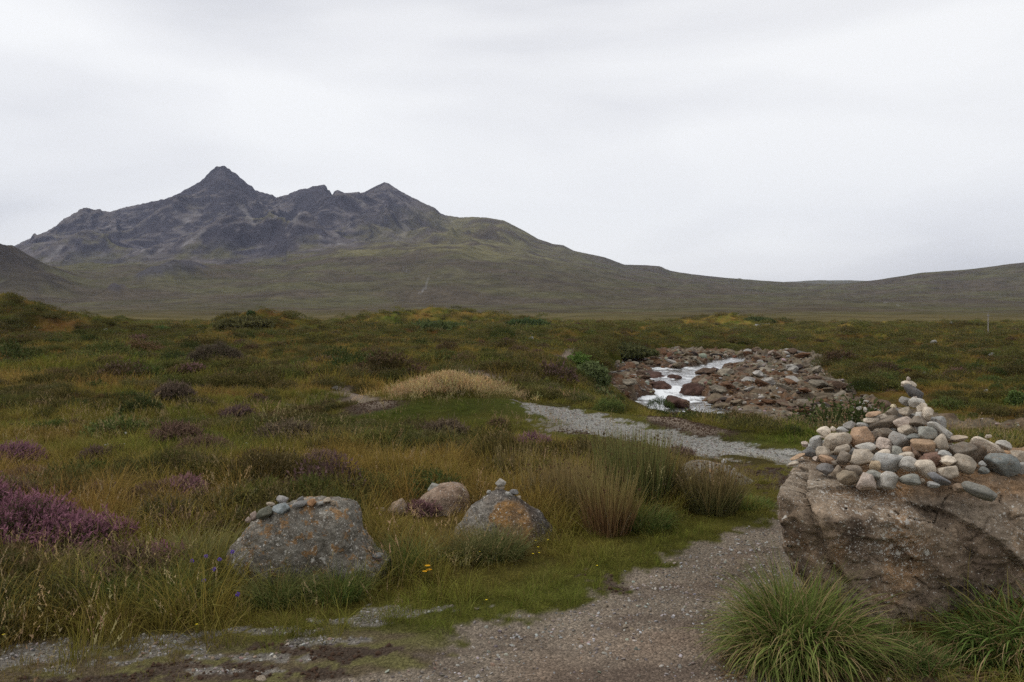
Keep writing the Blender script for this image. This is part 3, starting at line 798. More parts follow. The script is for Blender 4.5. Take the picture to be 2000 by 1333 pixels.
BANDS_ROCK = [(.115, .062, .034), (.135, .105, .070), (.20, .172, .130), (.050, .038, .033), (.30, .28, .25), (.12, .080, .055)]
def river_boulders():
    r = rng(11)
    protos = []
    M = NT('river_rock'); oi = M.n('ShaderNodeObjectInfo'); v = M.n('ShaderNodeTexCoord').outputs['Object']
    f = M.noise(1.6, v, 6, .7, .5)
    col = M.mix(1.0, oi.outputs['Color'], M.ramp(f, [(.3, .5), (.5, 1.0), (.72, 1.8)]), 'MULTIPLY')
    M.bsdf(col, .85, M.bump(f, .7, .15), .1)
    for i in range(10):
        vv_, ff_ = stone_verts(3, 400 + i, 12, .62, .12, 1.5, .015)
        me = np_mesh('river_boulder', vv_, ff_, False); me.materials.append(M.m); protos.append(me)
    N_ = 9000
    y = r.uniform(20, 82, N_) ; y = 22 + (y - 22) * 1.0
    x = r.uniform(0, 1, N_) * 34 + 2
    sd = river_sd(x, y); h, ch, rg, _ = bed_h(x, y)
    ok = (sd < -.1) & (ch > .15)
    dens = sst(-.5, .4, fbm(x / 3, y / 3, 230, 3) + .03 * (x - 12)) * .8 + .2
    ok &= r.random(N_) < dens
    ok &= (y > 26) & ~((x < 13) & (y < 40))
    x, y, h, ch, sd = [a[ok] for a in (x, y, h, ch, sd)]
    s = .14 + .42 * r.random(len(x)) ** 3.2
    u = 1000 + x / y * F
    show = s / y * (1 + 0 * u)
    show = np.where((u > 2080) | ((u > 1640) & (y < 34)), 0, show)
    order = np.argsort(-show)
    big = order[:240]; rest = order[240:1300]
    groups = {0: ('reddish brown', 'boulder'), 1: ('grey brown', 'boulder'), 2: ('pale grey', 'boulder'), 3: ('dark wet', 'boulder'), 4: ('whitish', 'boulder'), 5: ('rusty brown', 'boulder')}
    for i in big:
        t = .5 * (x[i] - 6) / 12 + .3
        k = r.choice(6, p=np.array([.34 * (1.2 - t), .2, .22 * t + .05, .12, .14 * t + .01, .2]) / np.sum([.34 * (1.2 - t), .2, .22 * t + .05, .12, .14 * t + .01, .2]))
        o = bpy.data.objects.new('river_boulder', protos[r.integers(10)])
        ss = s[i]
        o.location = (x[i], y[i], h[i] + ss * .18); o.scale = (ss * r.uniform(1.0, 1.8), ss * r.uniform(.8, 1.2), ss * r.uniform(.4, .7))
        o.rotation_euler = (r.uniform(-.3, .3), r.uniform(-.3, .3), r.uniform(0, 6.28))
        o.color = (*(np.array(BANDS_ROCK[k]) * r.uniform(.75, 1.2)), 1)
        big_ = 'large ' if ss > .36 else ('small ' if ss < .22 else '')
        vx = V0 + 4.75 * F / y[i]; ux = 1000 + x[i] / y[i] * F
        where = ('at the water\'s edge' if ch[i] < .9 else 'on the hump of rock left of the fall' if ux < 1290 and vx > 735 else 'at the far left end of the riverbed' if ux < 1420 and vx < 722
                 else 'along the far bank of the river' if vx < 728 else 'at the foot of the right river bank' if sd[i] > -1.6 and ux > 1560 else 'on the near side of the riverbed' if vx > 800
                 else 'in the right half of the rubble' if ux > 1530 else 'in the middle of the rubble')
        link(o); tag(o, big_ + groups[k][0] + ' boulder ' + where, 'boulder', 'boulders of the riverbed')
    return protos, x[rest], y[rest], h[rest], s[rest] * .8
RB_PROTO, RBX, RBY, RBH, RBS = river_boulders()
# the dark rock that splits the fall, the two beside it
for (u, v, w, hgt, lab) in [(1322, 781, 62, 22, 'dark red-brown domed rock standing in the white water just below the fall'),
                            (1288, 753, 64, 18, 'dark brown rock at the left edge of the fall'),
                            (1316, 737, 34, 16, 'small dark rock islet in the upper pool of the river'),
                            (1395, 722, 32, 10, 'low dark rock between the two topmost threads of white water'),
                            (1352, 760, 56, 24, 'rounded brown rock bulging into the right side of the fall'),
                            (1265, 733, 70, 18, 'flat dark rock shelf on the left of the upper pool')]:
    d = 4.75 * F / (v + hgt * .3 - V0)
    vv_, ff_ = stone_verts(4, int(u), 9, .74, .16, 1.6, .04, .05)
    me = np_mesh('river_rock', vv_, ff_); me.materials.append(bpy.data.materials['river_rock'])
    o = bpy.data.objects.new('river_rock', me); p = P(u, v + hgt * .35, d)
    o.location = p; o.scale = (w / 2 / F * d, w / 2 / F * d * 1.3, hgt / F * d * .85); o.color = (.075, .042, .032, 1)
    link(o); tag(o, lab, 'rock')

# ------------------------------------------------------------------ the standing boulders beside the path
def smin(a, b, k):
    h = np.clip(.5 + .5 * (b - a) / k, 0, 1)
    return b * (1 - h) + a * h - k * h * (1 - h)
def smax(a, b, k): return -smin(-a, -b, k)

def boulder_material(name, kind):
    m = NT(name)
    v = m.n('ShaderNodeTexCoord').outputs['Object']
    big = m.noise(2.2, v, 5, .6, .8); mid = m.noise(9, v, 6, .65, .5); fin = m.noise(60, v, 5, .7)
    if kind == 'great':
        c = m.ramp(big, [(.30, (.170, .125, .088)), (.45, (.255, .188, .130)), (.58, (.310, .235, .165)), (.72, (.205, .152, .108))])
        rust = m.attr('rust').outputs['Fac']; c = m.mix(m.math('MULTIPLY', rust, m.ramp(mid, [(.35, .5), (.65, 1.0)])), c, (.330, .190, .090))
        dk = m.attr('dark').outputs['Fac']; c = m.mix(m.math('MULTIPLY', dk, m.ramp(mid, [(.3, 1.0), (.6, .45)])), c, (.050, .036, .030))
        gy = m.attr('grey').outputs['Fac']; c = m.mix(m.math('MULTIPLY', gy, m.ramp(mid, [(.35, .4), (.6, 1.0)])), c, (.245, .212, .168))
        lic = m.attr('lichen').outputs['Fac']
    elif kind == 'lichen':
        c = m.ramp(m.noise(5, v, 6, .7, .6), [(.3, (.105, .088, .066)), (.47, (.215, .198, .165)), (.56, (.155, .132, .104)), (.68, (.25, .238, .20))])
        c = m.mix(m.ramp(m.noise(17, v, 5, .65, .3), [(.55, 0.0), (.60, .75)]), c, (.30, .165, .065))
        c = m.mix(m.ramp(m.noise(5.3, v, 5, .65), [(.60, 0.0), (.68, .9)]), c, (.035, .03, .022))
        lic = m.attr('lichen').outputs['Fac']
    elif kind == 'ochre':
        c = m.ramp(big, [(.3, (.15, .12, .09)), (.5, (.24, .22, .19)), (.7, (.16, .13, .10))])
        rust = m.attr('rust').outputs['Fac']; c = m.mix(m.math('MULTIPLY', rust, m.ramp(mid, [(.3, .5), (.6, 1.0)])), c, (.30, .165, .06))
        dk = m.attr('dark').outputs['Fac']; c = m.mix(m.math('MULTIPLY', dk, m.ramp(mid, [(.3, 1.0), (.65, .5)])), c, (.06, .05, .045))
        lic = m.attr('lichen').outputs['Fac']
    else:
        c = m.ramp(big, [(.3, (.22, .15, .105)), (.5, (.33, .245, .18)), (.7, (.27, .195, .14))])
        lic = m.attr('lichen').outputs['Fac']
    c = m.mix(1.0, c, m.ramp(mid, [(.28, .55), (.5, 1.0), (.72, 1.45)]), 'MULTIPLY')
    c = m.mix(1.0, c, m.ramp(fin, [(.3, .6), (.5, 1.0), (.7, 1.4)]), 'MULTIPLY')
    # lichen: round pale spots of several sizes
    for sc, r0, th in ((38, .30, .45), (95, .33, .35), (17, .24, .60)):
        vo = m.n('ShaderNodeTexVoronoi'); vo.inputs['Scale'].default_value = sc
        wv = m.n('ShaderNodeVectorMath'); wv.operation = 'ADD'
        nz = m.n('ShaderNodeTexNoise'); nz.inputs['Scale'].default_value = sc * 2.2; m.l(v, nz.inputs['Vector'])
        sc_ = m.n('ShaderNodeVectorMath'); sc_.operation = 'SCALE'; sc_.inputs['Scale'].default_value = .9 / sc; m.l(nz.outputs['Color'], sc_.inputs[0])
        m.l(v, wv.inputs[0]); m.l(sc_.outputs[0], wv.inputs[1]); m.l(wv.outputs[0], vo.inputs['Vector'])
        sp = m.ramp(vo.outputs['Distance'], [(r0 - .08, 1.0), (r0, 0.0)])
        se = m.n('ShaderNodeSeparateColor'); m.l(vo.outputs['Color'], se.inputs[0])
        pick = m.math('GREATER_THAN', m.math('ADD', se.outputs[0], lic), 1.0 + th - .45)
        c = m.mix(m.math('MULTIPLY', m.math('MULTIPLY', sp, pick), .85), c, (.56, .53, .47))
    hh = m.math('ADD', m.math('MULTIPLY', mid, 1.0), m.math('MULTIPLY', fin, .35))
    m.bsdf(c, .88, m.bump(hh, 1.0, .04), .08)
    return m.m

def star_surface(C, f, sub_dirs, rmax):
    """march each direction from C out to the surface f = 0"""
    lo = np.zeros(len(sub_dirs)); hi = np.full(len(sub_dirs), rmax)
    for _ in range(16):
        mid = (lo + hi) / 2
        ins = f(C + sub_dirs * mid[:, None]) < 0
        lo = np.where(ins, mid, lo); hi = np.where(ins, hi, mid)
    return C + sub_dirs * lo[:, None]

def cube_dirs(n):
    t = np.tan(np.linspace(-math.pi / 4, math.pi / 4, n))
    vs, fs, off = [], [], 0
    A, B = np.meshgrid(t, t, indexing='ij')
    for ax in range(3):
        for sg in (-1, 1):
            p = np.zeros((n, n, 3)); p[..., ax] = sg
            p[..., (ax + 1) % 3] = A * sg; p[..., (ax + 2) % 3] = B
            vs.append(p.reshape(-1, 3)); fs.append(grid_faces(n, n) + off); off += n * n
    v = np.concatenate(vs); f = np.concatenate(fs)
    key = np.round(v * 1e5).astype(np.int64)
    _, first, inv = np.unique(key, axis=0, return_index=True, return_inverse=True)
    inv = inv.ravel()
    v = v[first]; f = inv[f][:, ::-1]
    return v / np.linalg.norm(v, axis=1)[:, None], f

def great_boulder():
    dirs, faces = cube_dirs(150)
    C = np.array([2.35, 4.78, .30])
    pl = [  # point, normal, softness
        ((2.2, 4.8, .712), (-.02, -.03, 1), .03), ((2.0, 4.16, .60), (.02, -.52, 1), .03), ((1.8, 4.08, .45), (-.03, -1, -.05), .025),
        ((2.45, 4.06, .40), (.22, -1, .42), .03), ((1.40, 4.3, .55), (-1, .46, -.04), .015), ((1.375, 4.3, .46), (-1, .46, -.44), .015), ((1.52, 4.12, .5), (-.75, -.8, -.12), .015),
        ((2.4, 5.42, .3), (.1, 1, .15), .06), ((1.84, 5.2, .5), (-.75, .7, .0), .05), ((3.55, 4.8, .3), (1, .1, .15), .06), ((2, 4.5, -.25), (0, 0, -1), .02),
        ((3.2, 4.1, .45), (.5, -.8, .35), .05), ((1.66, 4.9, .70), (-.8, .36, .62), .02)]
    pl = [(np.array(p), np.array(n) / np.linalg.norm(n), k) for p, n, k in pl]
    def f(q):
        x, y, z = q[:, 0], q[:, 1], q[:, 2]
        s = None
        for p, n_, k in pl:
            d = (q - p) @ n_
            s = d if s is None else smax(s, d, k)
        # slab of a second layer on the left, split off by a crack
        xs = x - .46 * (y - 4.2)
        le = np.maximum.reduce([(1.355 - xs) + (.50 - z) * .42, xs - 1.62, 4.19 - y + (xs - 1.4) * .25, y - 4.95, z - .535 - (xs - 1.38) * .55 - (y - 4.2) * .08, .02 - z])
        s = np.minimum(s, le)
        crk = np.abs((xs - 1.52) + (z - .55) * .45 + .02 * np.sin(z * 21)) - .012
        s = s + np.where((y < 4.6), .045 * np.exp(-(crk / .016) ** 2) * sst(.12, .25, z) * sst(.74, .62, z), 0)
        # lower middle of the face broken back under a lip
        front = sst(4.6, 4.3, y)
        lip = .42 + .035 * np.sin((x - 1.6) * 9) + .05 * noise2(x / .12, z * 0, 301) - .05 * sst(1.9, 2.1, x)
        s = s + .035 * front * sst(lip + .012, lip - .02, z) * sst(1.56, 1.68, x) * sst(2.10, 1.95, x)
        # shell-shaped fracture on the right with a sharp curved edge
        ex = np.interp(z, [-.1, .2, .34, .42, .50, .56, .62], [2.95, 2.75, 2.52, 2.44, 2.34, 2.22, 2.0])
        s = s + .048 * front * sst(ex + .008, ex - .02, x) * sst(1.85, 2.2, x) * sst(.66, .56, z)
        # flaky strata at the back left of the top
        st = sst(1.75, 1.6, xs) * sst(4.5, 4.75, y) * sst(.5, .6, z)
        s = s + st * .030 * (np.abs(((z * 26 + x * 5 + .5 * noise2(x / .1, y / .1, 305)) % 1) - .5) * 2)
        n_ = fbm3(q, 3.2, 310, 4) * .026 + np.abs(fbm3(q, 7.0, 315, 4)) * .022 + fbm3(q, 24, 320, 3) * .006
        tq = fbm3(q * np.array([1, 1, 1.8]), 2.6, 325, 3) * 2.6; n_ = n_ + .013 * (np.floor(tq) + sst(.0, .25, tq - np.floor(tq)))
        vein = np.abs(fbm3(q * np.array([1, 1, 1.6]), 2.3, 340, 3)); n_ = n_ + .018 * np.exp(-(vein / .018) ** 2)
        n_ = n_ * np.where(z > .66, .55, 1.0)
        return s + n_
    v = star_surface(C, f, dirs, 2.2)
    x, y, z = v.T
    n1 = fbm3(v, 4, 330, 4)
    topm = sst(.60, .67, z)
    rust = np.clip(topm * sst(1.6, 2.1, x) * (1.0 + n1) + sst(.2, .6, n1) * .7 + .9 * np.exp(-((x - 1.63) ** 2 / .0012 + (z - .40) ** 2 / .006)) * sst(4.5, 4.3, y), 0, 1)
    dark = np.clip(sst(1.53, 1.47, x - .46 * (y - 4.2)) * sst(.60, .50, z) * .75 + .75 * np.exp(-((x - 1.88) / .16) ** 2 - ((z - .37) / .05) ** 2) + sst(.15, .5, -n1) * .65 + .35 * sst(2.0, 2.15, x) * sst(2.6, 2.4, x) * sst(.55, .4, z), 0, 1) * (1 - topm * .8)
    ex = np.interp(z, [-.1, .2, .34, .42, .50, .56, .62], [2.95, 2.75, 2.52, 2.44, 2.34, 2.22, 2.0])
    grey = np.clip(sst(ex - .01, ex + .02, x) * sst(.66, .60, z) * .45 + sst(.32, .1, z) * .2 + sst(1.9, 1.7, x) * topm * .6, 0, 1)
    lich = np.clip(sst(.72, .60, z) * sst(.28, .42, z) * sst(1.55, 1.62, x) * sst(2.25, 1.9, x) * .70 + .16 * topm + .08, 0, 1) * .9 + .55 * n1
    lich = lich * sst(.05, .3, z)
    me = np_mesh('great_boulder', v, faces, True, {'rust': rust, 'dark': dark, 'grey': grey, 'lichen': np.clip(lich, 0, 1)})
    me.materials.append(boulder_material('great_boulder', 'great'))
    o = link(bpy.data.objects.new('boulder', me))
    tag(o, 'huge flat-topped brown boulder with white lichen, carrying the big heap of stones', 'boulder')
    return o, BVHTree.FromPolygons([tuple(p) for p in v], [tuple(int(i) for i in q) for q in faces])
great, BVH_GREAT = great_boulder()

def outline_boulder(name, label, kind, outline, d, base_v, thick, seed, power=2.4, masks=None, n=90, rough=.05):
    """rock whose profile across the view is the outline (picture points at distance d); thick = (towards us, away) in metres"""
    dd = d + thick[0] * .8; pts = [((u - 1000) / F * dd, EYE - (v - V0) / F * dd) for u, v in outline]
    zs = [p[1] for p in pts]; xs = [p[0] for p in pts]
    cx_, cz_ = (max(xs) + min(xs)) / 2, min(zs) + .38 * (max(zs) - min(zs))
    dirs, faces = cube_dirs(n)
    y0 = d + thick[0]
    th = np.array([math.atan2(z - cz_, x - cx_) for x, z in pts]); R = np.array([math.hypot(z - cz_, x - cx_) for x, z in pts])
    o_ = np.argsort(th); th, R = th[o_], R[o_]
    ang = np.arctan2(dirs[:, 2], dirs[:, 0])
    Rr = np.interp(ang, th, R, period=2 * math.pi)
    D = np.where(dirs[:, 1] < 0, thick[0], thick[1])
    ca = np.hypot(dirs[:, 0], dirs[:, 2])
    r = ((ca / Rr) ** power + (np.abs(dirs[:, 1]) / D) ** power) ** (-1 / power)
    rg_ = rng(seed)
    for _ in range(6):
        nn = rg_.normal(size=3); nn[1] = -abs(nn[1]) - .9; nn[2] = nn[2] * .35; nn[0] *= .6; nn /= np.linalg.norm(nn)
        cc = dirs @ nn
        lim = np.where(cc > .01, (D.mean() * rg_.uniform(.85, 1.05) + .1) / np.maximum(cc, .01), 9)
        r = smin(r, lim, .02)
    v = dirs * r[:, None]
    v = v * (1 + rough * fbm3(v, 6, seed, 4) + rough * .6 * np.abs(fbm3(v, 16, seed + 3, 4)) + .012 * fbm3(v, 60, seed + 6, 2))[:, None]
    v = v + np.array([cx_, y0, cz_])
    x, y, z = v.T
    u = 1000 + x / y * F; vv_ = V0 - (z - EYE) / y * F
    at = {k: np.clip(g(u, vv_, fbm3(v, 9, seed + 9, 4)), 0, 1) for k, g in (masks or {}).items()}
    at.setdefault('lichen', np.full(len(v), .12)); at.setdefault('rust', np.zeros(len(v))); at.setdefault('dark', np.zeros(len(v)))
    me = np_mesh(name, v, faces, True, at); me.materials.append(boulder_material(name + '_stone', kind))
    o = link(bpy.data.objects.new('boulder', me)); tag(o, label, 'boulder')
    return o, BVHTree.FromPolygons([tuple(p) for p in v], [tuple(int(i) for i in q) for q in faces]), y0

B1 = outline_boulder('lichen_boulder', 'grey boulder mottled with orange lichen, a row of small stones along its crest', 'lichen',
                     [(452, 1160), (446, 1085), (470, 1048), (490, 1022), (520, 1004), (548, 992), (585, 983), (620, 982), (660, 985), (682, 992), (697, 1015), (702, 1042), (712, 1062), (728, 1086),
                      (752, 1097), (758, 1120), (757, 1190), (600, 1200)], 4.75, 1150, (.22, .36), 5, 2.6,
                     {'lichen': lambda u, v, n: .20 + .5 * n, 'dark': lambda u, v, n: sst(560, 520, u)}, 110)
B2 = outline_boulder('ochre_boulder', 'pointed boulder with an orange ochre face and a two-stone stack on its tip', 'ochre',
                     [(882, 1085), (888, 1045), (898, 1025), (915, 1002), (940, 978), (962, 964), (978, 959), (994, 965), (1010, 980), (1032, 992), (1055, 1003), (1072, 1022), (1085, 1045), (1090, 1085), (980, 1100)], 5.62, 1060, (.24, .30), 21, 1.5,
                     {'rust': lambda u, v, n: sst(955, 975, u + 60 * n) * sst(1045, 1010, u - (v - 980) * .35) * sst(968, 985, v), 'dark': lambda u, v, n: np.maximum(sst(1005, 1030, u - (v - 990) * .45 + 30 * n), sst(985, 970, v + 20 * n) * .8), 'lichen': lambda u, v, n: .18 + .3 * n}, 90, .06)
B3 = outline_boulder('pink_boulder', 'rounded pinkish-tan boulder farther back in the heather with two stones on top', 'pink',
                     [(808, 1010), (815, 985), (832, 965), (850, 953), (875, 948), (898, 949), (911, 958), (916, 980), (914, 1010), (860, 1020)], 6.45, 1000, (.2, .22), 33, 2.4,
                     {'lichen': lambda u, v, n: .12 + .2 * n}, 60)
B4 = outline_boulder('slab_boulder', 'low grey slab of rock behind the rush clump near the bend of the path', 'lichen',
                     [(1325, 940), (1335, 915), (1350, 905), (1380, 903), (1400, 908), (1430, 922), (1455, 932), (1478, 945), (1475, 962), (1400, 970)], 7.5, 940, (.22, .3), 44, 2.0, None, 50)
B5 = outline_boulder('small_pink_boulder', 'small pointed pinkish rock in the grass left of the pinkish-tan boulder', 'pink',
                     [(755, 1006), (762, 990), (775, 980), (785, 975), (790, 982), (792, 1006), (775, 1010)], 6.42, 1003, (.07, .08), 55, 2.0, {'lichen': lambda u, v, n: .1 + 0 * n}, 30)

# ------------------------------------------------------------------ the heap of stones on the great boulder
def top_z(x, y):
    h = BVH_GREAT.ray_cast(Vector((x, y, 2.0)), Vector((0, 0, -1)))
    return h[0].z if h[0] is not None else -1
HEAP_Y = 4.78
def heap_z(x, y):
    u = 1000 + x / HEAP_Y * F
    v = np.interp(u, [1575, 1590, 1605, 1640, 1670, 1700, 1735, 1755, 1768, 1778, 1790, 1803, 1818, 1850, 1885, 1930, 1975, 2010, 2060, 2100], [900, 880, 850, 842, 842, 835, 815, 790, 758, 755, 775, 795, 808, 828, 858, 866, 866, 872, 885, 900])
    hx = EYE - (v - V0) * HEAP_Y / F
    return .70 + max(0, hx - .70) * max(0.0, 1 - abs(y - HEAP_Y) / .62) ** .8
def heap_place(u, v, hm):
    """centre of a stone hm metres high seen at (u, v): where the line of sight meets the heap or the boulder under it"""
    d = 4.0
    while d < 5.3:
        p = P(u, v, d)
        t = top_z(p.x, p.y)
        s = max((t if t > 0 else .60) + hm * .45, heap_z(p.x, p.y) - hm * .15)
        if p.z < s: return p, d
        d += .012
        if d > HEAP_Y and v < 850: return p, d
    return P(u, v, 4.9), 4.9
S_CREAM = (.43, .36, .275); S_PALE = (.34, .33, .30); S_BLUE = (.25, .26, .255); S_GREY = (.20, .195, .185); S_DARK = (.085, .083, .085); S_TAN = (.30, .245, .18)
S_OCHRE = (.30, .175, .085); S_ORANGE = (.36, .20, .10); S_RED = (.15, .070, .045); S_PINK = (.36, .28, .23); S_BROWN = (.165, .130, .095); S_GREEN = (.19, .20, .175); S_DKGREEN = (.12, .135, .13)
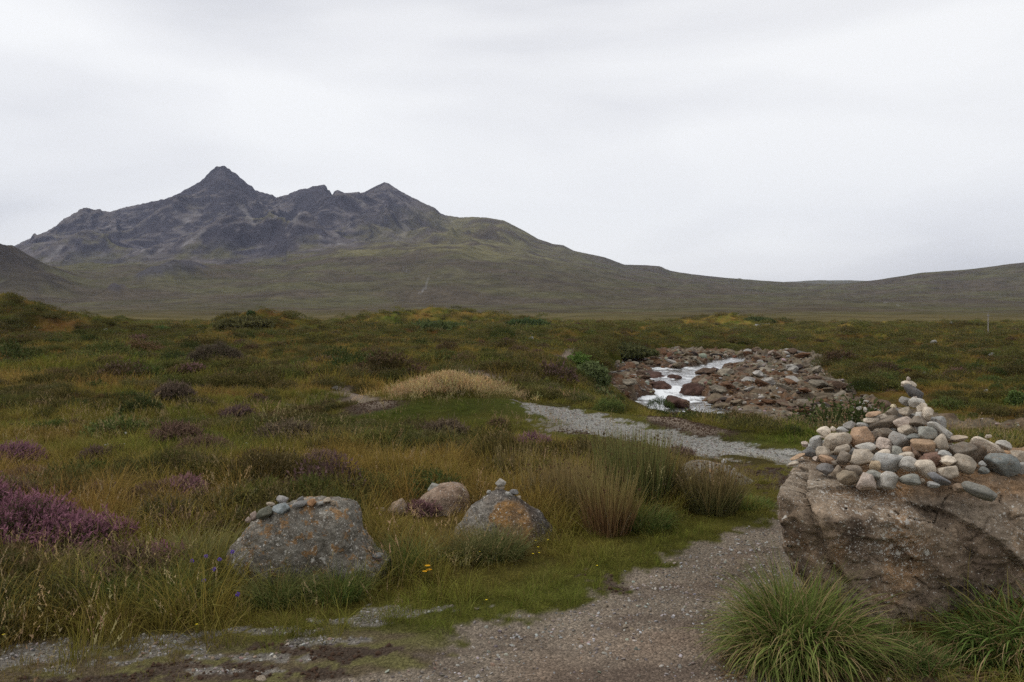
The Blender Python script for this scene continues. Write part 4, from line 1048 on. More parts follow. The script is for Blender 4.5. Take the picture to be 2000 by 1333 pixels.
# x, y, w, h in quarter-pixel crop units (origin 1500, 720), roll, kind, colour, label
HEAP = [
 (1095, 80, 30, 32, 0, 'round', S_PINK, 'tiny pinkish pebble perched at the very top of the big heap'),
 (1097, 128, 112, 60, 0, 'slab', S_CREAM, 'flat cream cap stone just under the tiny pebble at the top of the heap'),
 (1135, 190, 160, 84, -34, 'slab', S_DARK, 'dark slate wedge tilted under the flat cream cap stone'),
 (1150, 230, 36, 26, 0, 'round', S_PINK, 'tiny pink pebble resting against the dark slate wedge'),
 (1078, 258, 88, 76, 0, 'block', S_GREY, 'grey stone under the left end of the dark slate wedge'),
 (1158, 272, 115, 76, -12, 'round', S_PALE, 'whitish smooth stone under the dark slate wedge'),
 (1212, 308, 84, 90, -20, 'block', S_CREAM, 'creamy rugged stone on the upper right shoulder of the heap'),
 (1078, 338, 108, 78, 0, 'block', S_TAN, 'sandy brown block in the neck of the heap under the grey stone'),
 (1245, 352, 90, 100, 10, 'block', S_CREAM, 'cream angular stone at the right of the neck of the heap'),
 (1180, 372, 80, 60, 10, 'round', S_PALE, 'pale stone squeezed in the middle of the neck of the heap'),
 (1180, 412, 135, 100, 0, 'block', S_BROWN, 'dark grey-brown block right of the large pinkish cream stone'),
 (1050, 432, 140, 115, 8, 'round', S_PINK, 'large pinkish cream stone at the upper left of the heap above the tan wedge'),
 (1090, 482, 130, 76, -5, 'block', S_TAN, 'rounded tan wedge under the large pinkish cream stone'),
 (1330, 425, 148, 105, -28, 'block', S_BLUE, 'pale blue-grey angular stone on the upper right slope of the heap'),
 (1248, 500, 150, 108, 0, 'block', S_GREEN, 'grey-green stone in the middle of the right slope'),
 (1345, 485, 200, 82, -32, 'slab', S_PALE, 'long whitish stone sloping down to the right'),
 (1030, 560, 140, 130, 0, 'block', S_GREY, 'large mid-grey stone in the centre of the heap'),
 (1150, 538, 120, 50, 0, 'slab', S_DKGREEN, 'dark flat stone under the rounded tan wedge'),
 (1228, 606, 204, 106, -8, 'round', S_OCHRE, 'orange-brown flattened egg of a stone right of the centre'),
 (1355, 582, 92, 130, 6, 'round', S_TAN, 'upright tan egg-shaped stone beside the orange-brown flattened one'),
 (900, 420, 245, 84, 22, 'slab', S_BROWN, 'dark brown slab leaning down to the left from the neck'),
 (800, 402, 130, 52, 0, 'slab', S_CREAM, 'cream flat stone behind the leaning dark brown slab'),
 (820, 356, 115, 28, 14, 'slab', S_ORANGE, 'thin orange shard lying behind the leaning dark brown slab'),
 (845, 374, 42, 34, 0, 'round', S_PALE, 'small pale stone between the orange shard and the dark brown slab'),
 (900, 380, 78, 46, 0, 'round', S_CREAM, 'pale rounded stone behind the top of the dark brown slab'),
 (972, 345, 100, 76, 0, 'block', S_BROWN, 'grey-brown stone carrying the small yellowish egg'),
 (982, 299, 42, 38, 0, 'round', (.42, .34, .20), 'small yellowish egg on top of the grey-brown stone'),
 (715, 312, 44, 30, 0, 'round', S_PALE, 'small white pebble at the far left back of the heap'),
 (762, 320, 30, 42, 0, 'round', S_PALE, 'small white upright pebble beside the white pebble at the left back'),
 (920, 500, 120, 90, 0, 'block', S_BROWN, 'brown shadowed stone under the leaning dark brown slab'),
 (850, 510, 90, 100, 0, 'block', S_BROWN, 'shadowed block right of the big orange-ochre round stone'),
 (640, 442, 92, 66, 8, 'block', S_GREY, 'grey stone behind the left part of the heap'),
 (735, 450, 90, 50, 0, 'slab', S_BLUE, 'flat blue-grey stone behind the big orange-ochre stone'),
 (720, 540, 190, 156, 12, 'round', S_ORANGE, 'big round orange-ochre stone on the left part of the heap'),
 (545, 565, 195, 122, 12, 'round', S_TAN, 'big pale tan stone left of the big orange-ochre one'),
 (430, 492, 100, 74, 10, 'round', S_CREAM, 'cream stone topping the left end of the heap'),
 (507, 473, 48, 40, 0, 'round', S_CREAM, 'small cream pebble on the left part beside the flat blue-grey pebble'),
 (575, 478, 92, 46, 0, 'round', S_BLUE, 'flat blue-grey pebble above the big pale tan stone'),
 (455, 530, 70, 50, 10, 'round', S_CREAM, 'small cream stone tucked under the cream stone at the left end'),
 (383, 582, 104, 106, 0, 'round', S_BLUE, 'pale blue-grey speckled stone at the left end of the heap'),
 (440, 655, 116, 108, 0, 'round', S_TAN, 'pale tan round stone below the blue-grey speckled one at the left end'),
 (572, 637, 132, 70, 14, 'round', S_TAN, 'tan flattened stone below the big pale tan one'),
 (455, 712, 118, 58, -15, 'slab', S_ORANGE, 'orange-tan shard at the left foot of the heap'),
 (376, 703, 48, 42, 0, 'block', S_PINK, 'small pinkish stone at the far left foot of the heap'),
 (595, 700, 126, 104, 0, 'block', S_BROWN, 'brown shadowed stone left of the large brown-tan one'),
 (725, 700, 215, 128, 6, 'round', S_TAN, 'large brown-tan stone with an orange shard on its left end'),
 (638, 690, 56, 20, 8, 'slab', S_ORANGE, 'small orange shard on the left end of the large brown-tan stone'),
 (755, 616, 148, 76, 6, 'round', S_PALE, 'whitish flattened stone below the big orange-ochre one'),
 (895, 590, 142, 106, 18, 'round', S_PINK, 'pinkish speckled stone left of the large mid-grey one'),
 (942, 622, 64, 46, 0, 'block', S_PINK, 'small pinkish stone under the pinkish speckled one'),
 (1010, 646, 84, 100, 8, 'block', S_GREEN, 'pale grey-green upright stone under the large mid-grey one'),
 (905, 668, 110, 64, 15, 'slab', S_CREAM, 'cream stone behind the big rugged blue-grey one'),
 (940, 730, 210, 160, 10, 'block', S_BLUE, 'big rugged blue-grey stone at the centre front'),
 (832, 766, 84, 84, 0, 'round', (.34, .24, .13), 'ochre-tan stone left of the rugged blue-grey one'),
 (835, 714, 60, 30, 0, 'round', S_GREY, 'small grey stone above the ochre-tan one'),
 (1092, 638, 72, 56, -10, 'round', S_ORANGE, 'small orange-cream stone on the flat cream one at the centre'),
 (1080, 690, 118, 62, 16, 'slab', S_CREAM, 'flat cream stone at the centre under the small orange-cream one'),
 (1100, 756, 136, 126, 0, 'block', S_PALE, 'pale grey stone under the flat cream one at the centre'),
 (1155, 660, 84, 180, 0, 'block', (.15, .085, .05), 'dark rusty upright block in the gap at the centre'),
 (1230, 782, 140, 138, 0, 'block', S_CREAM, 'big pale faceted stone right of the centre foot'),
 (1285, 716, 180, 114, 0, 'block', S_RED, 'red-brown block behind the two pale stones stacked on the right'),
 (1370, 668, 96, 56, 0, 'round', S_BLUE, 'pale blue stone behind the red-brown block'),
 (1405, 725, 128, 80, 0, 'round', S_CREAM, 'cream half-dome stone, upper of the two pale ones stacked on the right'),
 (1418, 812, 168, 102, -6, 'round', S_TAN, 'pale tan stone, lower of the two pale ones stacked on the right'),
 (1550, 742, 192, 146, -16, 'round', S_TAN, 'large grey-tan rounded stone right of the two stacked pale ones'),
 (1500, 628, 215, 128, 12, 'block', S_BROWN, 'greyish-brown wedge above the large grey-tan rounded stone'),
 (1635, 645, 170, 180, 0, 'block', (.17, .12, .08), 'large brown block behind the large grey-tan rounded stone'),
 (1465, 553, 180, 52, 6, 'slab', (.33, .25, .165), 'flat tan sandstone piece on the right slope'),
 (1700, 606, 210, 88, -24, 'slab', S_CREAM, 'large cream slab leaning at the right end'),
 (1842, 602, 112, 74, -15, 'block', S_PALE, 'pale block lying on the leaning cream slab'),
 (1722, 532, 48, 28, 0, 'round', S_CREAM, 'small white pebble on the back of the right part of the heap'),
 (1822, 748, 245, 168, -6, 'block', (.125, .15, .15), 'big dark blue-green block at the right end of the heap'),
 (1670, 745, 62, 46, -12, 'round', S_BLUE, 'small pale blue stone left of the big dark blue-green block'),
 (1680, 796, 74, 56, 0, 'round', S_DKGREEN, 'small dark green stone under the pale blue one'),
 (1965, 680, 110, 96, 10, 'block', S_TAN, 'tan block at the right edge above the speckled grey one'),
 (1985, 782, 110, 92, 0, 'round', S_GREY, 'speckled grey stone at the right edge of the picture'),
 (1335, 866, 170, 74, -22, 'block', (.13, .135, .15), 'dark blue-grey slab at the right foot of the heap'),
 (1288, 905, 88, 54, -6, 'block', S_BLUE, 'small blue-grey block in front of the dark blue-grey slab'),
 (1205, 880, 60, 50, -20, 'block', S_BROWN, 'small brown stone between the grey-green loaf and the small blue-grey block'),
 (1120, 872, 162, 90, -4, 'round', S_GREEN, 'pale grey-green loaf of a stone at the centre foot'),
 (938, 870, 168, 148, 22, 'round', S_PALE, 'large pale speckled egg-shaped stone at the front foot of the heap'),
 (766, 887, 160, 130, -10, 'round', S_PINK, 'pink-grey speckled stone at the front foot, left of the egg-shaped one'),
 (830, 832, 155, 80, -14, 'slab', S_GREEN, 'grey-green slab behind the two stones at the front foot'),
 (670, 796, 118, 80, 0, 'block', S_BROWN, 'brown-tan stone at the left front of the heap'),
 (630, 852, 165, 110, -12, 'block', (.21, .16, .10), 'flat angular brown stone left of the pink-grey speckled one'),
 (545, 806, 70, 96, 0, 'block', (.20, .15, .10), 'small brown block behind the flat angular brown stone'),
 (455, 790, 132, 90, -4, 'round', (.13, .125, .125), 'dark grey stone alone at the left front of the heap'),
 (530, 738, 60, 50, 0, 'block', S_BROWN, 'small brown stone above the dark grey one at the left front'),
 (1675, 962, 290, 108, -18, 'round', (.15, .15, .13), 'long dark grey stone lying alone in front on the bare top of the boulder'),
 (1492, 928, 92, 78, 0, 'block', (.22, .14, .08), 'brown stone touching the left end of the long dark grey one'),
 (290, 592, 60, 40, 0, 'round', S_PINK, 'small pinkish stone on the left back corner of the boulder'),
 (235, 690, 120, 28, 24, 'slab', S_OCHRE, 'thin ochre flake on the left end of the boulder top'),
 (200, 745, 90, 26, 22, 'slab', S_TAN, 'thin tan flake on the left edge of the boulder top'),
]
r = rng(77)
placed = []
for k, (cx_, cy_, w, h, roll, kind, col, lab) in enumerate(HEAP):
    u, v = 1500 + cx_ / 4, 720 + cy_ / 4
    hm = h / 4 / F * 4.6
    p, d = heap_place(u, v, hm)
    wm, hm = w / 4 / F * d * 1.12, h / 4 / F * d * 1.12
    dm = (wm * hm) ** .5 * r.uniform(.95, 1.25)
    if kind == 'slab': dm = wm * r.uniform(.6, .85)
    o = add_stone('stone', p, (wm, dm, hm), (r.uniform(-.12, .12), -math.radians(-roll) * -1, r.uniform(-.2, .2)), kind, k, (np.array(col) * .60 + .40 * np.mean(col) * np.array([1.12, 1.0, .84])) * r.uniform(1.3, 1.65), lab, 'stone', 'stones heaped on the great boulder')
    placed.append((p, max(wm, hm) / 2))
# the stones inside and at the back of the heap
cnt = 0
for _ in range(6000):
    u = r.uniform(1605, 1990); y = r.uniform(4.35, 5.25)
    x = (u - 1000) / F * HEAP_Y
    top = heap_z(x, y)
    t0 = top_z(x, y)
    if t0 < .5 or top < t0 + .05: continue
    rad = r.uniform(.032, .062)
    z = r.uniform(t0 + rad * .7, max(t0 + rad * .7 + .001, top - rad * (1.5 if y < HEAP_Y else .9)))
    if z > top - rad * .8 + .02: continue
    # keep behind the stones that show
    p = Vector((x, y, z))
    if any((p - q).length < (rad + rr) * .66 for q, rr in placed): continue
    if y < HEAP_Y - .05 and any(abs(q.x / q.y - p.x / p.y) < .02 and q.y > p.y - rad for q, rr in placed[:90]): continue
    o = add_stone('stone', p, (rad * 2.3, rad * 2, rad * 1.6), (r.uniform(-.4, .4), r.uniform(-.4, .4), r.uniform(0, 6)), ['round', 'block'][cnt % 2], cnt, np.array([S_TAN, S_GREY, S_PALE, S_BROWN][cnt % 4]) * r.uniform(.8, 1.1),
                  'stone packed inside the big heap behind the ones in front', 'stone', 'stones packed inside the heap')
    placed.append((p, rad)); cnt += 1
    if cnt >= 80: break

# ------------------------------------------------------------------ stones people have set on the smaller boulders
def small(u, v, w, h, d, kind, col, lab, roll=0, grp=None, seat=None):
    p = P(u, v, d)
    if seat is not None:
        hit = seat.ray_cast(Vector((p.x, p.y, 2.0)), Vector((0, 0, -1)))
        if hit[0] is not None:
            # walk along the line of sight until the stone sits on the rock
            best = d
            for dd in np.linspace(d - .25, d + .35, 61):
                q = P(u, v, dd)
                hq = seat.ray_cast(Vector((q.x, q.y, 2.0)), Vector((0, 0, -1)))
                if hq[0] is not None and abs(hq[0].z + h / F * dd * .42 - q.z) < .006: best = dd; break
            d = best; p = P(u, v, d)
    wm, hm = w / F * d, h / F * d
    return add_stone('stone', p, (wm, (wm * hm) ** .5 * 1.1, hm), (0, math.radians(roll), r.uniform(-.3, .3)), kind, int(u + v), col, lab, 'stone', grp)
g1 = 'stones set along the crest of the lichen-mottled boulder'
b1 = B1[1]
for (cx_, cy_, w, h, roll, kind, col, lab, seat) in [
 (650, 296, 178, 116, 0, 'block', (.27, .30, .30), 'pale blue-grey stone carrying a smaller grey one, on the mottled boulder', 1),
 (665, 202, 126, 82, 8, 'round', (.33, .31, .29), 'smooth grey stone balanced on the pale blue-grey one', 0),
 (475, 352, 184, 118, -28, 'round', (.12, .12, .09), 'olive-brown long stone leaning on the left shoulder of the mottled boulder', 1),
 (530, 256, 88, 44, 5, 'slab', S_CREAM, 'cream flat stone on top of the olive-brown long one', 0),
 (352, 372, 74, 92, 10, 'round', S_PINK, 'pinkish upright stone left of the olive-brown one', 1),
 (300, 418, 64, 58, 0, 'round', S_PINK, 'small pinkish stone, lowest at the left end of the row', 1),
 (835, 252, 165, 66, -4, 'slab', S_GREY, 'flat grey stone carrying the small grey pebble on the crest', 1),
 (856, 202, 78, 50, -10, 'round', S_GREY, 'small grey pebble on the flat grey stone', 0),
 (970, 236, 92, 82, 0, 'block', S_ORANGE, 'cream and orange stone in the middle of the row', 1),
 (1055, 242, 80, 44, -10, 'round', S_PALE, 'small whitish stone right of the cream and orange one', 1),
 (1135, 216, 94, 58, -18, 'block', S_CREAM, 'cream tilted stone near the right end of the row', 1),
 (1200, 246, 62, 44, 0, 'round', S_TAN, 'small tan stone at the right end of the row', 1),
 (1662, 800, 122, 58, -8, 'slab', S_GREY, 'grey flat stone on the low right ledge of the mottled boulder', 1),
 (1660, 832, 90, 26, 5, 'slab', (.17, .11, .09), 'thin reddish flake under the grey flat stone on the right ledge', 1),
 (1585, 730, 54, 58, 0, 'block', S_TAN, 'small tan stone beside the grey flat one on the right ledge', 1)]:
    small(430 + cx_ / 5.405, 938 + cy_ / 5.405, w / 4.9, h / 4.9, 4.95, kind, col, lab, roll, g1, b1 if seat else None)
g2 = 'stones set on the ochre boulder'
small(976, 961, 26, 11, 5.88, 'slab', S_DARK, 'thin dark stone at the base of the stack on the ochre boulder', 0, g2)
small(976, 953, 22, 9, 5.88, 'slab', S_TAN, 'flat tan stone in the middle of the stack on the ochre boulder', 0, g2)
small(977, 943, 23, 17, 5.88, 'round', (.42, .39, .34), 'pale rounded stone on top of the stack on the ochre boulder', 0, g2)
small(955, 962, 11, 9, 5.88, 'round', S_PALE, 'small white pebble left of the stack on the ochre boulder', 0, g2)
small(993, 966, 15, 15, 5.82, 'block', S_PALE, 'white wedge right of the stack on the ochre boulder', 20, g2)
small(1003, 962, 20, 12, 5.88, 'round', S_GREY, 'small grey stone behind the white wedge', 0, g2)
small(1014, 972, 10, 7, 5.88, 'round', S_CREAM, 'tiny cream pebble on the right shoulder of the ochre boulder', 0, g2)
g3 = 'stones set on the pinkish-tan boulder'
small(847, 953, 29, 20, 6.66, 'round', (.30, .29, .25), 'grey rounded stone on the left end of the pinkish-tan boulder', -15, g3)
small(890, 947, 19, 9, 6.68, 'slab', S_DARK, 'dark flat stone on top of the pinkish-tan boulder', 8, g3)
small(747, 998, 12, 14, 6.45, 'round', S_PINK, 'small round stone in the grass beside the small pointed rock')
g4 = 'small stones on the low grey slab'
small(1413, 913, 15, 10, 7.78, 'block', S_TAN, 'tan block under the white stone on the low slab', 0, g4)
small(1414, 902, 10, 11, 7.78, 'block', (.45, .44, .42), 'white stone on top of the tan block on the low slab', 0, g4)
for (u, v, w, c, l) in ((1424, 912, 9, S_PALE, 'whitish pebble right of the tan block on the low slab'), (1434, 918, 11, S_PALE, 'whitish pebble halfway down the low slab'), (1446, 927, 8, S_BROWN, 'small brown pebble near the lower end of the low slab')):
    small(u, v, w, w * .8, 7.8, 'round', c, l, 0, g4)

# loose stones on the gravel
for (u, v, w, h, lab) in [(1183, 1175, 13, 8, 'tan stone lying on the pale gravel at the edge of the path'), (510, 1328, 24, 12, 'tan stone half sunk in the soil at the bottom edge'),
                          (1560, 1326, 12, 8, 'tan pebble on the dark soil in front of the left grass tussock'), (1736, 1330, 16, 8, 'pale pebble on the soil in front of the tussocks'),
                          (1222, 1214, 12, 6, 'grey stone on the path left of its middle'), (1048, 1238, 9, 6, 'small grey stone on the pale gravel'), (1380, 1196, 9, 5, 'pale stone on the path beside the tussock')]:
    x, y = G(u, v, 0); 
    add_stone('stone', (x, y, float(H(x, y)) + .006), (w / F * y, w / F * y * .8, h / F * y * 1.2), (0, 0, r.uniform(0, 3)), 'block', int(u), np.array(S_TAN) * r.uniform(.8, 1.15), lab, 'stone')

# pale rocks showing far out on the moor
MOOR_ROCKS = [(590, 688, 5, 'small white rock in the open moor below the bushy knoll'), (600, 657, 7, 'tiny pale rock right of the bushy knoll'), (655, 763, 16, 'pale rock at the head of the dark gully left of the yellow grass'),
 (778, 776, 14, 'pale rock at the left end of the yellow grass mound'), (725, 636, 6, 'tiny pale rock on the middle moor'), (1038, 664, 12, 'grey rock below the dark bush on the middle moor'),
 (1756, 690, 11, 'whitish angular rock on the right moor nearest the river'), (1824, 674, 14, 'grey rock on the right moor below the post'), (1857, 637, 8, 'small pale rock halfway to the post'),
 (1805, 731, 7, 'small pale rock on the right bank above the heap'), (1938, 699, 14, 'dark grey rock on the right moor, right of the post'), (1926, 767, 12, 'white-topped flat rock on the right bank'),
 (1150, 778, 10, 'small pale rock near the foot of the green bush'), (205, 652, 18, 'low pale rock in the moor between the two knolls'), (222, 655, 10, 'smaller pale rock right of the low one between the knolls'), (68, 643, 4, 'tiny white rock under the left knoll'),
 (1645, 702, 13, 'pale rock at the top of the right river bank'), (1540, 782, 10, 'pale rock at the near river bank')]
for (u, v, w, lab) in MOOR_ROCKS:
    p = ground_hit(u, v, 8, 290); d = p.y; s = w / F * d
    add_stone('moor_rock', (p.x, p.y, p.z + s * .22), (s, s * .8, s * .75), (.1, .1, u % 3), 'block', int(u), (.30, .29, .27), lab, 'rock')

# ------------------------------------------------------------------ the lone post
def post():
    p = ground_hit(1930, 654, 60, 290); d = p.y
    hgt = 41 / F * d; rad = .0011 * d / 2
    root = bpy.data.objects.new('wooden_post', None); root.location = p - Vector((0, 0, .1)); link(root)
    tag(root, 'tall weathered grey pole standing alone on the far moor', 'pole')
    n = 10; vs, fs = [], []
    for k, z in enumerate((-.2, hgt * .5, hgt + .1)):
        rr = rad * (1.15 - .12 * k)
        for i in range(n): vs.append((rr * math.cos(i / n * 6.283), rr * math.sin(i / n * 6.283), z))
    for k in range(2):
        for i in range(n): fs.append((k * n + i, k * n + (i + 1) % n, (k + 1) * n + (i + 1) % n, (k + 1) * n + i))
    m = NT('weathered_wood'); v = m.n('ShaderNodeTexCoord').outputs['Object']
    m.bsdf(m.mix(m.noise(3, v), (.20, .18, .16), (.36, .33, .30)), .9)
    me = np_mesh('shaft', vs, fs); me.materials.append(m.m); link(bpy.data.objects.new('shaft', me), root)
    bm = bmesh.new(); bmesh.ops.create_cube(bm, size=1)
    for q in bm.verts: q.co = (q.co.x * rad * 5, q.co.y * rad * 2.2, q.co.z * rad * 2.6 + hgt * .93)
    bmesh.ops.bevel(bm, geom=bm.edges[:], offset=rad * .2, segments=1, affect='EDGES')
    me = bpy.data.meshes.new('bracket'); bm.to_mesh(me); bm.free(); me.materials.append(m.m); link(bpy.data.objects.new('bracket', me), root)
post()
# ------------------------------------------------------------------ plants
def blades(n, rad, length, width, lean, curve, segs=3, seed=0, dry=.15, lv=.35, up=0.0, flat=False, dirbias=None, taper=1.0):
    """a tuft of narrow leaves; returns verts, faces, tip, rnd"""
    r = rng(seed)
    a = r.uniform(0, 2 * math.pi, n); rr = rad * np.sqrt(r.random(n))
    bx, by = rr * np.cos(a), rr * np.sin(a)
    out = a + r.normal(0, .7, n)
    L_ = length * (1 - lv * r.random(n))
    le = np.abs(lean * (.3 + r.random(n)) * (up + rr / max(rad, 1e-6)))
    cu = curve * r.uniform(.3, 1.4, n) * np.where(r.random(n) < .14, 2.0, 1.0)
    wd = width * r.uniform(.5, 1.5, n)
    face = out + math.pi / 2 + r.normal(0, .5, n)
    rnd = r.random(n)
    S = segs + 1
    V = np.zeros((n, S, 2, 3)); T = np.zeros((n, S, 2))
    px, py, pz = bx.copy(), by.copy(), np.zeros(n)
    for s in range(S):
        t = s / segs
        w = wd * (1 - t) ** (.7 * taper) * .5 if s < segs else wd * .02
        V[:, s, 0] = np.stack([px - w * np.cos(face), py - w * np.sin(face), pz], 1)
        V[:, s, 1] = np.stack([px + w * np.cos(face), py + w * np.sin(face), pz], 1)
        T[:, s, :] = t
        th = le + cu * t
        st = L_ / segs
        px = px + st * np.sin(th) * np.cos(out); py = py + st * np.sin(th) * np.sin(out); pz = pz + st * np.cos(th)
        pz = np.maximum(pz, .004)
    base = np.arange(n)[:, None] * S * 2 + np.arange(segs)[None, :] * 2
    b = base.ravel()
    fs = np.stack([b, b + 1, b + 3, b + 2], 1)
    return V.reshape(-1, 3), fs, T.ravel(), np.repeat(rnd, S * 2)

def sprigs(n, R, hgt, seed, slen=.07, sw=.012, seedtip=1.0, leaf=6):
    """a heather cushion: short twigs with tiny leaves, standing out from a low dome"""
    r = rng(seed)
    a = r.uniform(0, 2 * math.pi, n); q = np.sqrt(r.random(n))
    x, y = R * q * np.cos(a), R * q * np.sin(a)
    lump = 1 + .35 * fbm(x / (R * .5) + seed, y / (R * .5), seed, 3)
    z = hgt * np.sqrt(np.clip(1 - q ** 2.4, 0, 1)) * lump * r.uniform(.55, 1.0, n)
    nx_, ny_ = np.cos(a) * q ** 1.5 * .9, np.sin(a) * q ** 1.5 * .9
    d = np.stack([nx_ + r.normal(0, .28, n), ny_ + r.normal(0, .28, n), np.full(n, 1.0)], 1); d /= np.linalg.norm(d, axis=1)[:, None]
    L_ = slen * r.uniform(.6, 1.4, n)
    V, Fc, T, Rn = [], [], [], []
    off = 0
    for k in range(leaf):
        t = (k + .3) / leaf
        c = np.stack([x, y, z], 1) + d * (L_ * t)[:, None]
        o_ = r.normal(size=(n, 3)); o_ /= np.linalg.norm(o_, axis=1)[:, None]
        tip = c + (d * .55 + o_ * .6) * (L_ * .42)[:, None]
        s_ = np.cross(d, o_) * (sw * r.uniform(.7, 1.4, n))[:, None]
        V.append(np.stack([c - s_, c + s_, tip], 1).reshape(-1, 3))
        Fc.append(np.arange(n * 3).reshape(-1, 3) + off); off += n * 3
        T.append(np.full(n * 3, t)); Rn.append(np.repeat(np.clip(r.random(n) * .78, 0, 1), 3))
    return np.concatenate(V), np.concatenate(Fc), np.concatenate(T) * seedtip, np.concatenate(Rn)

def proto(name, data, mat=M_PLANT_I):
    v, f, t, rn = data
    me = np_mesh(name, v, f, True, {'tip': t, 'rnd': rn}); me.materials.append(mat)
    return bpy.data.objects.new(name, me)

def scatter(name, label, protos, pts, rot, scl, idx, col=None, tipcol=None, kind='stuff'):
    pts = np.asarray(pts, np.float32); n = len(pts)
    me = bpy.data.meshes.new(name); me.vertices.add(n); me.vertices.foreach_set('co', pts.ravel())
    def fa(nm, ty, a, key):
        at = me.attributes.new(nm, ty, 'POINT'); at.data.foreach_set(key, np.ascontiguousarray(a).ravel())
    fa('rot', 'FLOAT_VECTOR', np.asarray(rot, np.float32), 'vector'); fa('scl', 'FLOAT_VECTOR', np.asarray(scl, np.float32), 'vector')
    fa('idx', 'INT', np.asarray(idx, np.int32), 'value')
    for nm, c in (('col', col), ('tipcol', tipcol)):
        if c is not None:
            cc = np.ones((n, 4), np.float32); cc[:, :3] = c; fa(nm, 'FLOAT_COLOR', cc, 'color')
    coll = bpy.data.collections.new(name + '_pieces')
    for k, p in enumerate(protos):
        p.name = '%s_piece_%02d' % (name, k); coll.objects.link(p)
    o = link(bpy.data.objects.new(name, me))
    g = bpy.data.node_groups.new(name, 'GeometryNodeTree')
    g.interface.new_socket('Geometry', in_out='INPUT', socket_type='NodeSocketGeometry'); g.interface.new_socket('Geometry', in_out='OUTPUT', socket_type='NodeSocketGeometry')
    gi = g.nodes.new('NodeGroupInput'); go = g.nodes.new('NodeGroupOutput')
    ci = g.nodes.new('GeometryNodeCollectionInfo'); ci.inputs['Collection'].default_value = coll
    ci.inputs['Separate Children'].default_value = True; ci.inputs['Reset Children'].default_value = True
    ip = g.nodes.new('GeometryNodeInstanceOnPoints'); ip.inputs['Pick Instance'].default_value = True
    def na(nm, ty):
        x = g.nodes.new('GeometryNodeInputNamedAttribute'); x.data_type = ty; x.inputs['Name'].default_value = nm
        return x.outputs['Attribute']
    g.links.new(gi.outputs[0], ip.inputs['Points']); g.links.new(ci.outputs[0], ip.inputs['Instance'])
    g.links.new(na('idx', 'INT'), ip.inputs['Instance Index'])
    e2r = g.nodes.new('FunctionNodeEulerToRotation'); g.links.new(na('rot', 'FLOAT_VECTOR'), e2r.inputs[0]); g.links.new(e2r.outputs[0], ip.inputs['Rotation'])
    g.links.new(na('scl', 'FLOAT_VECTOR'), ip.inputs['Scale'])
    g.links.new(ip.outputs[0], go.inputs[0])
    md = o.modifiers.new('scatter', 'NODES'); md.node_group = g
    tag(o, label, kind=kind)
    return o

BOULDER_SPOTS = [(.0, 0)]
def blocked(x, y):
    """true where a boulder or path stands"""
    b = np.zeros(len(x), bool)
    for (u, vb, d0, rx, ry) in ((606, 1150, 5.0, .40, .25), (985, 1060, 5.86, .30, .24), (865, 1000, 6.65, .19, .2), (1400, 940, 7.85, .30, .2)):
        cx_ = (u - 1000) / F * d0
        b |= ((x - cx_) / rx) ** 2 + ((y - d0) / ry) ** 2 < 1
    b |= (x > 1.66 + (y < 4.2) * 0) & (x < 3.5) & (y > 4.25) & (y < 5.3)
    return b

LOW = [(870, 812, 1.9, 1.2), (600, 1190, .45, .30), (985, 1095, .40, .45), (860, 1025, .32, .55), (775, 1020, .2, .35), (1400, 955, .4, .5), (1250, 880, 1.6, .5), (1420, 915, .8, .5), (1120, 850, 1.2, .8),
       (1188, 1055, .3, .3), (1392, 1015, .25, .3), (1700, 1300, .7, .3)]
def low_zone(x, y):
    m = np.zeros(len(x))
    for (u, v, rx, ry) in LOW:
        cx_, cy_ = G(u, v)
        m = np.maximum(m, sst(1.3, .7, np.hypot((x - cx_) / rx, (y - cy_) / ry)))
    return m

def sample(y0, y1, dens, seed, margin=.80):
    r = rng(seed)
    # area of the wedge
    A = margin * 2 * ((y1 ** 2 - y0 ** 2) / 2 + 1.2 * (y1 - y0))
    n = int(A * dens)
    t = r.random(n)
    # y density proportional to width
    g_ = np.linspace(y0, y1, 400); w = g_ + 1.2; c = np.cumsum(w); c /= c[-1]
    y = np.interp(t, c, g_); x = r.uniform(-1, 1, n) * margin * (y + 1.2)
    return x, y, r

def orient(x, y, r, tilt=.15):
    n = len(x); return np.stack([r.normal(0, tilt, n), r.normal(0, tilt, n), r.uniform(0, 6.28, n)], 1)

GRASS_FINE = [proto('g', blades(46, .07, .17, .0030, .55, 1.0, 3, 500 + i, lv=.6)) for i in range(4)]
GRASS_LONG = [proto('g', blades(42, .10, .34, .0042, .55, 1.3, 4, 510 + i, lv=.6)) for i in range(4)]
GRASS_MID = [proto('g', blades(44, .17, .30, .0085, .7, 1.2, 3, 520 + i, lv=.6)) for i in range(3)]
LAWN = [proto('g', blades(60, .09, .055, .0026, .9, .9, 2, 530 + i, lv=.6)) for i in range(3)]
HEATH = [proto('h', sprigs(420, .16, .14, 540 + i, .05, .0045, leaf=5)) for i in range(3)]
HEATH_MID = [proto('h', sprigs(260, .32, .22, 550 + i, .10, .011, leaf=4)) for i in range(3)]
FAR_TUFT = [proto('g', blades(40, .45, .34, .030, .8, .9, 2, 560 + i, lv=.6)) for i in range(3)]
FAR_HEATH = [proto('h', sprigs(130, .6, .34, 570 + i, .17, .030, leaf=3)) for i in range(3)]

def jitter(c, r, a=.16):
    return np.clip(c * (1 + r.normal(0, a, (len(c), 1))) * (1 + r.normal(0, a * .35, c.shape)), .004, .8)

